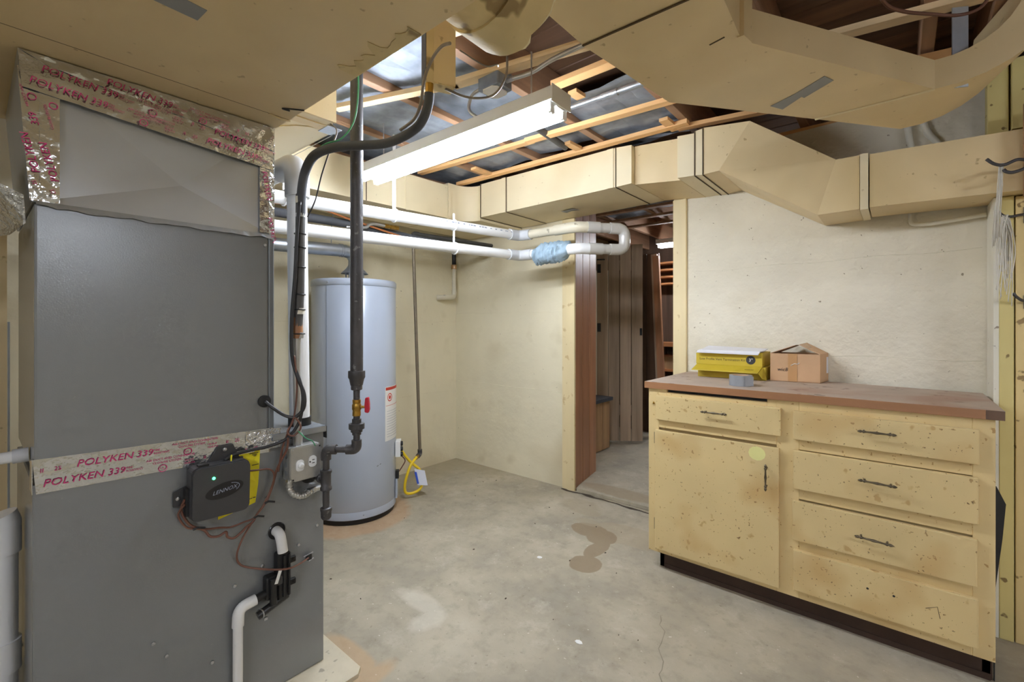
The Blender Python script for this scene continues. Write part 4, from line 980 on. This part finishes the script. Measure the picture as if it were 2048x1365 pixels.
# rag on the lower pipe
bm = bmesh.new(); rings = []; NR, NS = 44, 56
for i in range(NR):
    t = i / (NR - 1); x = 1.165 + .275 * t; ring_ = []
    env = min(1, 6 * t, 7 * (1 - t)) ** .6
    for k in range(NS):
        a = 2 * math.pi * k / NS
        fold = abs(math.sin(9.5 * t * math.pi + 1.6 * math.sin(a) + 2.2 * mnoise.noise((t * 3, math.cos(a), math.sin(a)))))
        r = .033 + env * (.010 + .016 * (1 - fold) ** 1.6 + .012 * mnoise.noise((t * 5, math.cos(a) * 1.4, math.sin(a) * 1.4 + 3)) + (.016 * max(0, -math.sin(a)) * (1 - t * .5)) + .010 * math.sin(math.pi * t))
        ring_.append(bm.verts.new((x + .030 * math.sin(a + .4) * env, -.358 + r * math.cos(a), 1.680 + r * math.sin(a))))
    rings.append(ring_)
for i in range(NR - 1):
    for k in range(NS): bm.faces.new((rings[i][k], rings[i][(k + 1) % NS], rings[i + 1][(k + 1) % NS], rings[i + 1][k]))
bm.faces.new(rings[0]); bm.faces.new(list(reversed(rings[-1])))
put('rag', bm, 'cloth', org=(1.3, -.358, 1.63), smooth=60, label='pale blue rag wrapped around the lower plastic pipe', cat='rag')
# insulated line, copper, braided hose along the left wall
il = tube('insulated_line', [(.45, -2.3, 1.80), (.45, -1.738, 1.815), (.455, -1.305, 1.822), (.46, -.807, 1.800), (.46, -.004, 1.80)], .0255, 'insul', n=16, org=(.45, -1.2, 1.8), label='dark grey foam insulated refrigerant line along the left wall', cat='pipe')
cable('copper_line', [(.50, -2.2, 1.84), (.50, -1.759, 1.853), (.50, -1.60, 1.872), (.50, -1.50, 1.868), (.50, -1.368, 1.845), (.50, -1.124, 1.812), (.48, -.9, 1.79)], .0065, 'copper', 'bare copper tube lying over the dark insulated line', 'tube')
bh = thing('braided_hose', 'short braided metal hose with a brass end above the white pipe', 'hose', (.52, -1.1, 1.83))
pts = smoothpath([(.50, -1.36, 1.79), (.52, -1.245, 1.803), (.52, -1.215, 1.825), (.52, -1.17, 1.836), (.52, -1.10, 1.836)], 8)
bm = bmesh.new(); b_tube(bm, pts, [(.010 if i % 2 else .0085) for i in range(len(pts))], 12); put('hose', bm, 'silver', bh, smooth=60)
lathe('fitting', [(.014, 0), (.014, .03), (.010, .032), (.010, .045), (.013, .047), (.013, .07), (.011, .072), (.014, .074), (.014, .105)], (.52, -1.105, 1.836), 'brass', bh, axis=(0, 1, 0), n=6)
# furnace gas line
gp = thing('gas_riser', 'black iron gas pipe with a red-handled valve in front of the heater', 'gas pipe', (1.658, -1.988, .55))
gx, gy = 1.658, -1.988
tube('riser', [(gx, gy, 1.03), (gx, gy, 2.235)], .0205, 'iron', gp, n=24)
lathe('reducer', [(.027, 1.046), (.0275, 1.042), (.0275, 1.024), (.024, 1.018), (.020, .998), (.0185, .997), (.0185, .984), (.016, .982)], (gx, gy, 0), 'iron', gp, n=20)
tube('nipple', [(gx, gy, .990), (gx, gy, .945)], .0108, 'iron', gp, n=14)
vb = lathe('valve_body', [(.0135, .950), (.0135, .940), (.0125, .938), (.0150, .932), (.0150, .918), (.0125, .912), (.0135, .908), (.0135, .896)], (gx, gy, 0), 'brass', gp, n=12)
rt2 = V((.764, .645, 0))
tube('stem', [V((gx, gy, .925)), V((gx, gy, .925)) + rt2 * .028], .0045, 'brass', vb, n=8)
c0 = V((gx, gy, .922)) + rt2 * .028
bm = bmesh.new()
prof = [(0, -.014), (.012, -.017), (.016, -.005), (.015, .012), (.013, .036), (.002, .034), (.000, .010)]
fwd = V((-.645, .764, 0))
b_prism(bm, [c0 + rt2 * p[0] + V((0, 0, p[1])) - fwd * .007 for p in prof], fwd * .014); bmesh.ops.bevel(bm, geom=bm.edges[:], offset=.002, segments=1, affect='EDGES'); put('handle', bm, 'red', vb)
tube('nipple', [(gx, gy, .90), (gx, gy, .80)], .0108, 'iron', gp, n=14)
lathe('union', [(.0150, .885), (.0150, .872), (.0255, .870), (.0255, .852), (.019, .850), (.019, .842), (.0145, .840), (.0145, .832)], (gx, gy, 0), 'iron', gp, n=10)
g2 = V((1.580, -2.054, .783))
dh = (V((gx, gy, .783)) - g2).normalized()
tube('elbow', [(gx, gy, .815), (gx, gy, .783), V((gx, gy, .783)) - dh * .034], .0165, 'iron', gp, bend=.02, n=16)
tube('nipple', [V((gx, gy, .783)), g2], .0108, 'iron', gp, n=14)
tube('elbow', [g2 + dh * .034, g2, g2 - V((0, 0, .034))], .0165, 'iron', gp, bend=.02, n=16)
tube('nipple', [g2, (g2.x, g2.y, .57)], .0108, 'iron', gp, n=14)
lathe('tee', [(.0165, .716), (.0185, .714), (.0185, .706), (.0160, .703), (.0160, .660), (.0185, .657), (.0185, .649), (.0165, .647)], (g2.x, g2.y, 0), 'iron', gp, n=16)
lathe('tee_branch', [(.0185, 0), (.0185, .010), (.0150, .012), (.0150, .03)], (g2.x - .034, g2.y, .682), 'iron', gp, axis=(1, 0, 0), n=16)
tube('inlet_nipple', [(FX - .02, -2.056, .682), (g2.x - .02, g2.y, .682)], .0135, 'iron', gp, n=14)
lathe('cap', [(.0155, .590), (.0185, .588), (.0185, .578), (.0170, .576), (.0165, .556), (.012, .550)], (g2.x, g2.y, 0), 'iron', gp, n=10)

# ================================================================== ELECTRICAL
lp = thing('strip_light', 'two-tube fluorescent strip light glowing under the joists', 'light', (1.5, -1.45, 2.0))
box('housing', (.88, -1.505, 1.995), (2.115, -1.392, 2.045), 'white_enamel', lp, bevel=.003)
prism('reflector', [(.882, -1.505, 1.996), (.882, -1.392, 1.996), (.882, -1.43, 1.978), (.882, -1.467, 1.978)], (1.231, 0, 0), 'white_enamel', lp)
for x in (2.113, .877):
    ep = box('end_plate', (x, -1.508, 1.985), (x + .004, -1.389, 2.048), 'white_enamel', lp)
for y in (-1.487, -1.410):
    tube('tube', [(.895, y, 1.972), (2.098, y, 1.972)], .0175, 'tube_glow', lp, n=16)
    for x in (.888, 2.094): 
        box('lamp_socket', (x, y - .013, 1.955), (x + .010, y + .013, 1.998), 'white', lp); 
        tube('tube_collar', [(x - .002 if x > 1 else x + .010, y, 1.972), (x + .001 if x > 1 else x + .013, y, 1.972)], .0186, 'lamp_end', lp, n=14)
for x in (1.02, 1.98): tube('hanger_chain', [(x, -1.45, 2.045), (x, -1.45, 2.235)], .003, 'silver', lp, n=6)
pb = thing('panel_box', 'open beige metal electrical box hung from the ceiling beside the lamp', 'electrical box', (1.9, -1.88, 1.95))
Dn = V((1.977, -1.952, 1.920)); e1 = V((.42, .907, 0)); e2 = V((-.907, .42, 0))
prism('case', [Dn, Dn + e1 * .088, Dn + e1 * .088 + e2 * .046, Dn + e2 * .046], (0, 0, .31), 'duct_old', pb)
prism('side_plate', [Dn - e1 * .0022 + V((0, 0, .006)), Dn - e1 * .0022 + e2 * .052 + V((0, 0, .006)), Dn - e1 * .0004 + e2 * .052 + V((0, 0, .006)), Dn - e1 * .0004 + V((0, 0, .006))], (0, 0, .30), 'dark_pipe', pb)
prism('cover', [Dn - e2 * .0022 + V((0, 0, .004)) + e1 * .022, Dn - e2 * .0022 + e1 * .089 + V((0, 0, .004)), Dn - e2 * .0004 + e1 * .089 + V((0, 0, .004)), Dn - e2 * .0004 + e1 * .022 + V((0, 0, .004))], (0, 0, .30), 'duct', pb)
lathe('knockout', [(.0075, 0), (.0075, .001)], Dn - e1 * .0023 + e2 * .022 + V((0, 0, .035)), 'black', pb, axis=-e1, n=14)
fp = Dn + e1 * .012 + e2 * .012
tube('conduit_fitting', [fp, fp - V((0, 0, .028))], .0125, 'brass', pb, n=12)
cable('black_feed_cable', [(1.971, -1.936, 1.893), (1.963, -1.934, 1.86), (1.935, -1.93, 1.828), (1.89, -1.925, 1.812), (1.83, -1.935, 1.797), (1.77, -1.965, 1.783), (1.69, -2.03, 1.778), (1.64, -2.075, 1.768), (1.595, -2.105, 1.745), (1.560, -2.115, 1.70), (1.542, -2.118, 1.64), (1.535, -2.118, 1.56)], .0145, 'insul', 'thick black flexible cable sweeping from the ceiling box down to the furnace', n=12)
cd = thing('service_conduit', 'vertical grey insulated conduit bound with black ties beside the white riser', 'conduit', (1.53, -2.12, .80))
tube('conduit', [(1.535, -2.118, 1.63), (1.530, -2.120, 1.30), (1.522, -2.122, 1.19)], .0150, 'dark_pipe', cd, n=16)
tube('lower_conduit', [(1.522, -2.122, 1.20), (1.517, -2.124, 1.06), (1.514, -2.118, .80)], .0115, 'zinc', cd, n=14)
tube('box_connector', [(1.514, -2.118, .800), (1.514, -2.118, .838)], .0155, 'silver', cd, n=12)
for (z, m, h) in ((1.600, 'board_white', .022), (1.555, 'zinc', .012), (1.235, 'board_white', .02), (1.155, 'silver', .02)):
    x = 1.535 - (1.6 - z) * .022; tube('tape_band', [(x, -2.1185, z), (x, -2.1185, z + h)], .0158 if z > 1.2 else .0135, m, cd, n=14)
lathe('rusty_bushing', [(.0155, 1.155), (.0165, 1.17), (.0155, 1.20), (.016, 1.225)], (1.522, -2.122, 0), 'counter_edge', cd, n=12)
for z in (1.50, 1.455, 1.39, 1.30, 1.25, 1.17): ring('cable_tie', (1.535 - (1.6 - z) * .020, -2.119, z), .0170, .0022, 'black', cd, (0, 0, 1))
cable('appliance_cable', [(FX + .004, -2.214, .955), (1.515, -2.195, .932), (1.535, -2.168, .908), (1.555, -2.145, .902), (1.570, -2.125, .930), (1.567, -2.122, .975), (1.552, -2.136, 1.03), (1.535, -2.146, 1.10), (1.537, -2.148, 1.22), (1.545, -2.141, 1.36), (1.550, -2.137, 1.50), (1.553, -2.130, 1.60)], .0058, 'wire_black', 'black cord leaving the coil cabinet grommet and climbing beside the riser')
cable('control_cord', [(1.540, -2.143, 1.07), (1.560, -2.130, 1.01), (1.567, -2.126, .955), (1.562, -2.136, .885), (1.545, -2.168, .835), (1.520, -2.215, .815), (1.512, -2.26, .812), (1.510, -2.305, .808), (1.515, -2.335, .797)], .0052, 'wire_black', 'black cord drooping from the riser to the top of the control box')
cable('brown_wire', [(1.548, -2.145, 1.10), (1.552, -2.138, 1.0), (1.556, -2.150, .90), (1.560, -2.172, .86), (1.565, -2.155, .845), (1.572, -2.135, .87), (1.560, -2.15, .90), (1.545, -2.165, .85), (1.535, -2.178, .80), (1.525, -2.185, .73)], .003, 'wire_brown', 'thin brown wire knotted above the outlet box')
cable('green_wire', [(1.715, -2.02, 2.05), (1.712, -2.015, 1.95), (1.695, -2.02, 1.86), (1.665, -2.045, 1.805), (1.635, -2.08, 1.785), (1.60, -2.10, 1.765)], .0028, 'wire_green', 'thin green ground wire beside the black gas riser')
cable('ground_tail', [(1.575, -2.145, .86), (1.585, -2.125, .835), (1.588, -2.105, .822), (1.582, -2.092, .803)], .0018, 'wire_green', 'short pale green wire tail on top of the outlet box')
cable('hanging_wire', [(1.625, -2.065, 1.770), (1.600, -2.080, 1.69), (1.578, -2.090, 1.61), (1.555, -2.105, 1.555)], .0022, 'wire_black', 'thin black wire hanging between the cable and the conduit')
cable('box_wire', [(2.10, -1.97, 1.975), (2.06, -1.965, 1.985), (2.02, -1.96, 1.975), (1.995, -1.965, 1.94), (1.985, -1.970, 1.90), (1.965, -1.965, 1.85), (1.92, -1.955, 1.822), (1.86, -1.96, 1.805)], .0045, 'wire_grey', 'grey cable looping in front of the beige ceiling box')
cable('loop_wire', [(1.99, -1.89, 1.918), (2.01, -1.81, 1.915), (2.03, -1.72, 1.95), (2.05, -1.68, 2.02), (2.04, -1.66, 2.10)], .004, 'wire_grey', 'loose beige wire loop under the beige ceiling box')
cable('strap_wire', [(1.49, -1.99, 1.918), (1.545, -2.0, 1.885), (1.585, -2.02, 1.845), (1.590, -2.045, 1.79), (1.588, -2.055, 1.772)], .0025, 'wire_grey', 'thin wire hooked from the duct strap down to the cable')
jb = thing('junction_box', 'white cover plate on a grey ceiling junction box above the lamp', 'junction box', (1.78, -1.42, 2.15))
box('box', (1.72, -1.475, 2.16), (1.83, -1.385, 2.232), 'pan', jb, bevel=.004)
prism('cover', [(1.735, -1.46, 2.159), (1.75, -1.475, 2.159), (1.80, -1.475, 2.159), (1.815, -1.46, 2.159), (1.815, -1.40, 2.159), (1.80, -1.385, 2.159), (1.75, -1.385, 2.159), (1.735, -1.40, 2.159)], (0, 0, -.004), 'white', jb)
lathe('connector', [(.011, 0), (.011, .03)], (1.83, -1.42, 2.19), 'silver', jb, axis=(1, .1, 0), n=10)
cable('ceiling_conduit', [(1.855, -1.417, 2.19), (1.95, -1.41, 2.185), (2.05, -1.42, 2.19), (2.16, -1.41, 2.20), (2.34, -1.40, 2.2)], .009, 'zinc', 'thin grey conduit bending from the junction box over the joists', 'conduit', n=10)
cable('lamp_whip', [(1.725, -1.44, 2.19), (1.67, -1.455, 2.17), (1.655, -1.46, 2.11), (1.70, -1.45, 2.065), (1.73, -1.45, 2.044)], .007, 'zinc', 'grey flexible whip curling from the junction box to the lamp', 'conduit', n=10)
ec = thing('steel_conduit', 'straight galvanised conduit with a coupling beyond the lamp end', 'conduit', (2.1, -1.13, 2.15))
tube('conduit', [(1.80, -1.132, 2.15), (2.45, -1.118, 2.15)], .0115, 'galv', ec, n=14); tube('coupling', [(2.10, -1.1255, 2.15), (2.17, -1.124, 2.15)], .0155, 'galv', ec, n=14); tube('socket', [(2.18, -1.124, 2.15), (2.45, -1.118, 2.15)], .0150, 'galv', ec, n=14)
cable('brown_ceiling_cable', [(2.98, -1.25, 2.19), (3.007, -1.101, 2.15), (3.046, -1.013, 2.148), (3.116, -.93, 2.15), (3.187, -.865, 2.15), (3.235, -.868, 2.155), (3.26, -.90, 2.2)], .005, 'wire_brown', 'brown cable sagging below the joists at the top right', n=8)
dk = tube('drain_beam', [(1.62, -1.05, 2.225), (1.585, -.62, 2.218)], .018, 'dark_pipe', n=12, org=(1.6, -.8, 2.2), label='short dark pipe crossing above the broken furring strip', cat='pipe')
# unseen lamps added behind the camera for fill; furnace highlight suggests the first
for (x, y, lab) in ((5.35, -2.3, 'added unseen fluorescent strip light further back in the cellar, beside the board partition'), (3.6, -4.6, 'added unseen fluorescent strip light for fill, near the rear wall')):
    b2 = thing('strip_light', lab, 'light', (x, y, 2.05))
    box('housing', (x - .62, y - .06, 2.10), (x + .62, y + .06, 2.15), 'white_enamel', b2, bevel=.003)
    for dy in (-.038, .038): tube('tube', [(x - .6, y + dy, 2.075), (x + .6, y + dy, 2.075)], .0175, 'tube_glow_fill', b2, n=12)
    for dx in (-.4, .4): tube('hanger_chain', [(x + dx, y, 2.15), (x + dx, y, 2.44)], .003, 'silver', b2, n=6)

# ================================================================== CABINET AND WHAT STANDS ON IT
cb = thing('base_cabinet', 'worn yellow-cream wooden base cabinet with a door and drawers', 'cabinet', (2.69, -.36, 0))
CY = -.655
bm = bmesh.new(); b_box(bm, (2.098, -.635, .09), (3.285, -.155, .888)); put('carcass', bm, 'cab_side', cb)
def face(name, x0, x1, z0, z1, m='cab_frame', y0=CY, y1=-.635, bev=.0015): return box(name, (x0, y0, z0), (x1, y1, z1), m, cb, bevel=bev)
face('stile', 2.098, 2.150, .09, .888); face('stile', 2.655, 2.735, .09, .888); face('stile', 3.232, 3.286, .09, .888)
face('rail', 2.150, 2.19, .845, .888); face('rail', 2.19, 2.62, .845, .874); face('rail', 2.62, 2.655, .845, .888); face('rail', 2.735, 3.232, .838, .888)
face('rail', 2.150, 2.655, .70, .75); face('rail', 2.150, 2.655, .09, .13); face('rail', 2.735, 3.232, .09, .135)
for z in (.695, .495, .288): face('rail', 2.735, 3.232, z - .002, z + .045)
box('shadow_gap', (2.19, -.640, .874), (2.62, -.636, .887), 'black', cb)
box('toe_kick', (2.135, -.60, .0), (3.285, -.58, .09), 'toe', cb)
for x in (2.135, 3.26): box('side_foot', (x, -.60, 0), (x + .02, -.16, .09), 'toe', cb)
box('floor_cleat', (2.16, -.606, .0), (3.28, -.600, .02), 'toe', cb)
def front(name, x0, x1, z0, z1):
    bm = bmesh.new(); b_box(bm, (x0, CY - .019, z0), (x1, CY - .0005, z1), .004, 2); return put(name, bm, 'cab', cb)
def pull(parent, c, axis):
    """turned antique pull: two bead posts and a slim bar"""
    c = V(c); ax = V(axis); L2 = .052; out = V((0, -1, 0))
    b = bmesh.new()
    prof = [(.0015, -L2 - .004), (.004, -L2), (.0055, -L2 + .006), (.003, -L2 + .010), (.0062, -L2 + .014), (.004, -L2 + .019), (.0028, -L2 + .024), (.0036, -.012), (.0052, 0)]
    prof = prof + [(r, -h) for r, h in reversed(prof[:-1])]
    b_lathe(b, prof, c + out * .024, ax, 10); h = put('handle', b, 'antique', parent, smooth=60)
    for s in (-1, 1): tube('post', [c + ax * s * (L2 - .014), c + ax * s * (L2 - .014) + out * .024], .0035, 'antique', h, n=8)
dA = front('drawer', 2.141, 2.673, .740, .857); pull(dA, (2.416, CY - .019, .808), (1, 0, 0))
dB = front('drawer', 2.716, 3.247, .736, .852); pull(dB, (2.982, CY - .019, .806), (1, 0, 0))
dC = front('drawer', 2.716, 3.245, .537, .692); pull(dC, (2.984, CY - .019, .623), (1, 0, -.03))
dD = front('drawer', 2.714, 3.242, .329, .488); pull(dD, (2.974, CY - .019, .412), (1, 0, -.04))
dE = front('drawer', 2.716, 3.245, .126, .290)
for x in (2.955, 3.03): lathe('screw_hole', [(.004, 0), (.004, .0006)], (x, CY - .0192, .221), 'black', dE, axis=(0, -1, 0), n=8)
tube('scratch', [(3.115, CY - .0195, .212), (3.145, CY - .0195, .228), (3.152, CY - .0195, .190)], .0009, 'toe', dE, n=4)
dF = front('door', 2.136, 2.667, .112, .690); pull(dF, (2.622, CY - .019, .566), (0, 0, 1))
bm = bmesh.new(); b_disc(bm, (2.585, CY - .0195, .655), (1, 0, 0), (0, 0, 1), .033, 12, .030); put('tape_mark', bm, 'yellow_mark', dF)
for z in (.62, .20): box('hinge', (2.128, CY - .004, z), (2.136, CY, z + .055), 'antique', cb)
tube('bent_nail', [(2.122, CY - .001, .812), (2.126, CY - .008, .822), (2.131, CY - .006, .815)], .003, 'brass', cb, n=6)
ctp = thing('countertop', 'dusty brown wooden countertop with an orange worn front edge', 'countertop', (2.69, -.35, .888))
prism('slab', [(2.082, -.665, .8885), (3.306, -.665, .8885), (3.306, -.152, .8885), (2.082, -.028, .8885)], (0, 0, .0315), 'counter_top', ctp)
prism('front_edge', [(2.082, -.6655, .8887), (3.262, -.6655, .8887), (3.262, -.668, .8887), (2.082, -.668, .8887)], (0, 0, .0305), 'counter_edge', ctp)
prism('end_block', [(3.263, -.6655, .8887), (3.306, -.6655, .8887), (3.306, -.668, .8887), (3.263, -.668, .8887)], (0, 0, .0305), 'wood_dark_z', ctp)
CT = .9205
yb = thing('vent_kit_box', 'flattened yellow cardboard box with printed lettering on the countertop', 'box', (2.37, -.2, CT))
box('lower_tray', (2.208, -.262, CT), (2.536, -.085, .985), 'yellow_card', yb)
box('upper_tray', (2.200, -.266, .988), (2.522, -.075, 1.058), 'yellow_card', yb)
box('side_slot', (2.1985, -.262, .992), (2.2005, -.20, 1.055), 'yellow_card_dark', yb)
prism('front_flap', [(2.203, -.264, .985), (2.522, -.264, .985), (2.512, -.318, .958), (2.192, -.318, .958)], (0, .001, .003), 'yellow_card', yb)
prism('end_flap', [(2.524, -.264, .985), (2.536, -.264, .94), (2.545, -.295, .925), (2.53, -.315, .935), (2.514, -.318, .958)], (.002, 0, .001), 'yellow_card', yb)
bm = bmesh.new(); b_text(bm, 'Low Profile Vent Termination Kit', (2.218, -.2668, 1.012), (1, 0, 0), (0, 0, 1), .0175, 0, .95); put('lettering', bm, 'black', yb, kind='stuff')
bm = bmesh.new(); b_disc(bm, (2.470, -.2665, 1.020), (1, 0, 0), (0, 0, 1), .022, 24); dk_ = put('size_disc', bm, 'charcoal', yb)
bm = bmesh.new(); b_text(bm, '3"', (2.461, -.2672, 1.013), (1, 0, 0), (0, 0, 1), .022); put('lettering', bm, 'white', dk_, kind='stuff')
bm = bmesh.new()
for k in range(6): b_box(bm, (2.478 + k * .005, -.2672, 1.049), (2.481 + k * .005, -.2668, 1.0515)); b_box(bm, (2.45 + k * .007, -.300, .9725), (2.455 + k * .007, -.2995, .9745))
put('small_print', bm, 'black', yb, kind='stuff')
bm = bmesh.new()
for k in range(2):
    dx = .006 * k; z0 = 1.0605 + .0026 * k
    rows = [[(2.214 + dx, -.110 - dx, z0 + .018), (2.522 - dx, -.118, z0 + .010)], [(2.212 + dx, -.200, z0 + .006), (2.520, -.200, z0 + .003)], [(2.210 + dx, -.274, z0 + .001), (2.514, -.272, z0 + .001)], [(2.208 + dx, -.294, z0 - .010), (2.508, -.288, z0 - .013)]]
    g = [[bm.verts.new(p) for p in rw_] for rw_ in rows]
    for a in range(3): bm.faces.new((g[a][0], g[a][1], g[a + 1][1], g[a + 1][0]))
rr = bmesh.ops.extrude_face_region(bm, geom=bm.faces[:]); bmesh.ops.translate(bm, verts=[e for e in rr['geom'] if isinstance(e, bmesh.types.BMVert)], vec=(0, 0, .0012))
put('paper_sheet', bm, 'paper', org=(2.37, -.2, 1.06), label='white sheets of paper lying on top of the yellow box', cat='paper')
cx = thing('cardboard_box', 'small brown cardboard box with propped open flaps on the countertop', 'box', (2.66, -.14, CT))
bm = bmesh.new()
B0 = [(2.552, -.235), (2.758, -.215), (2.776, -.062), (2.572, -.080)]
b_prism(bm, [(p[0], p[1], CT) for p in B0], (0, 0, .004)); 
for i in range(4):
    a, b = V((*B0[i], CT)), V((*B0[(i + 1) % 4], CT)); c = V((2.664, -.148, CT)); n_ = ((c - (a + b) / 2)); n_.z = 0; n_.normalize()
    b_prism(bm, [a, b, b + n_ * .004, a + n_ * .004], (0, 0, .137))
put('carton', bm, 'cardboard', cx)
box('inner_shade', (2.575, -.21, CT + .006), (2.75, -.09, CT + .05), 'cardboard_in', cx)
prism('flap', [(2.553, -.232, 1.0565), (2.572, -.082, 1.0565), (2.655, -.085, 1.094), (2.655, -.20, 1.098)], (0, 0, .003), 'cardboard', cx)
prism('flap', [(2.758, -.213, 1.0565), (2.776, -.064, 1.0565), (2.690, -.080, 1.105), (2.672, -.20, 1.100)], (0, 0, .003), 'cardboard', cx)
prism('tape', [(2.628, -.2285, CT + .002), (2.666, -.2248, CT + .002), (2.666, -.2248, 1.058), (2.628, -.2285, 1.058)], (0, -.0012, 0), 'packing_tape', cx)
prism('tape', [(2.672, -.20, 1.1035), (2.712, -.19, 1.082), (2.725, -.075, 1.085), (2.688, -.08, 1.1085)], (0, 0, .0008), 'packing_tape', cx)
prism('side_label', [(2.7718, -.10, CT + .04), (2.7755, -.068, CT + .04), (2.7755, -.068, CT + .12), (2.7718, -.10, CT + .12)], (.0008, -.0001, 0), 'paper', cx)
bm = bmesh.new(); ux = V((.206, .020, 0)).normalized(); b_text(bm, 'wicB', V((2.582, -.2340, .972)), ux, (0, -.0, 1), .024, .2); put('lettering', bm, 'black', cx, kind='stuff')
bm = bmesh.new(); b_tube(bm, [(2.640, -.2300, 1.000), (2.655, -.2290, 1.010), (2.668, -.2275, 1.008), (2.676, -.227, 1.014)], .0016, 5); put('torn_spot', bm, 'white', cx)
tr = thing('tape_roll', 'roll of silver duct tape standing flat near the counter edge', 'tape', (2.487, -.53, CT))
lathe('roll', [(.036, 0), (.048, 0), (.048, .048), (.036, .048), (.036, 0)], (2.487, -.53, CT), 'duct_tape', tr, n=32, cap=False)
lathe('core', [(.0335, 0), (.036, 0), (.036, .047), (.0335, .047), (.0335, 0)], (2.487, -.53, CT), 'cardboard', tr, n=32, cap=False)
prism('tail', [(2.515, -.572, CT + .003), (2.545, -.55, CT + .003), (2.545, -.55, CT + .046), (2.515, -.572, CT + .046)], (.0006, -.001, 0), 'duct_tape', tr)
# hooks, strings, wall pipes at the right
hb = box('hook_board', (3.384, -.415, 1.66), (3.46, -.385, 1.99), 'wood_red_z', org=(3.42, -.4, 1.66), label='reddish wooden hook board in front of the duct at right', cat='board')
hk = thing('coat_hook', 'upper double wire hook in front of the duct at the right edge', 'hook', (3.38, -.42, 1.77), 'wire hooks')
tube('prong', [(3.400, -.418, 1.775), (3.365, -.44, 1.783), (3.330, -.455, 1.768), (3.305, -.46, 1.775), (3.285, -.46, 1.797)], .0055, 'iron', hk, curve=True, n=8)
tube('prong', [(3.400, -.418, 1.770), (3.380, -.44, 1.748), (3.352, -.45, 1.738), (3.335, -.455, 1.742), (3.328, -.455, 1.752)], .0055, 'iron', hk, curve=True, n=8)
box('base_plate', (3.39, -.419, 1.74), (3.41, -.4155, 1.80), 'iron', hk)
hk = thing('coat_hook', 'middle wire hook holding white strings on the board wall', 'hook', (3.38, -.33, 1.6), 'wire hooks')
tube('prong', [(3.41, -.2835, 1.612), (3.385, -.32, 1.606), (3.36, -.34, 1.600), (3.340, -.345, 1.606), (3.328, -.345, 1.622)], .005, 'iron', hk, curve=True, n=8)
box('base_plate', (3.40, -.2840, 1.58), (3.42, -.2802, 1.64), 'iron', hk)
hk = thing('coat_hook', 'lower wire hook on the board wall below the strings', 'hook', (3.39, -.3, 1.3), 'wire hooks')
tube('prong', [(3.41, -.2835, 1.285), (3.392, -.31, 1.290), (3.375, -.325, 1.305), (3.368, -.325, 1.318)], .005, 'iron', hk, curve=True, n=8)
box('base_plate', (3.40, -.2840, 1.26), (3.42, -.2802, 1.31), 'iron', hk)
bm = bmesh.new(); rs = random.Random(8)
for i in range(16):
    y = -.452 + rs.uniform(-.006, .006); x = 3.322 + rs.uniform(-.006, .006)
    b_tube(bm, [(x, y, 1.775), (x + rs.uniform(-.004, .004), y + .01, 1.70), (x + rs.uniform(-.008, .004), y + .06, 1.62), (x + rs.uniform(-.012, .008), y + .07, 1.53 - rs.random() * .05)], .0014, 5)
for i in range(40):
    x = 3.338 + rs.uniform(-.012, .024); y = -.345 + rs.uniform(-.008, .008); zl = rs.uniform(1.25, 1.45)
    b_tube(bm, smoothpath([(3.345 + rs.uniform(-.008, .008), y, 1.607), (x, y - .004, 1.55), (x + rs.uniform(-.008, .008), y, (1.55 + zl) / 2), (x + rs.uniform(-.010, .012), y + .004, zl)], 3), .0014, 4)
put('string_bundle', bm, 'string', org=(3.33, -.4, 1.6), smooth=180, label='frayed bundle of white strings hanging from the wire hooks', cat='string', kind='stuff')
wpz = tube('wall_pipe', [(3.085, -.10, 1.72), (3.085, -.112, 1.648), (3.150, -.125, 1.640), (3.318, -.135, 1.652)], .009, 'board_white', bend=.02, n=10, org=(3.2, -.12, 1.64), label='thin painted pipe on the wall under the dropped duct', cat='pipe')
for i, pts in enumerate(([(3.075, -.10, 2.2), (3.075, -.105, 2.08), (3.095, -.105, 1.94)], [(3.11, -.10, 2.2), (3.135, -.105, 2.06), (3.175, -.105, 1.99), (3.20, -.105, 1.94)])):
    tube('wall_conduit', pts, .013, 'board_white', curve=True, n=10, org=pts[0], label=('straight' if i == 0 else 'curved') + ' painted conduit on the wall between the two ducts at right', cat='conduit')
prism('dark_gap_sheet', [(3.2875, -.60, .0), (3.2905, -.60, .0), (3.2905, -.60, .30), (3.308, -.60, .484), (3.316, -.60, .602), (3.295, -.60, .655), (3.2875, -.60, .655)], (0, .012, 0), 'black', org=(3.3, -.59, 0), label='black sheet standing in for the dark gap between the cabinet side and the board wall', cat='gap shade')  # black sheet put in for the shade of the gap beside the cabinet
for o in list(bpy.data.objects):
    if o.name.startswith('lettering'): o['kind'] = 'stuff'
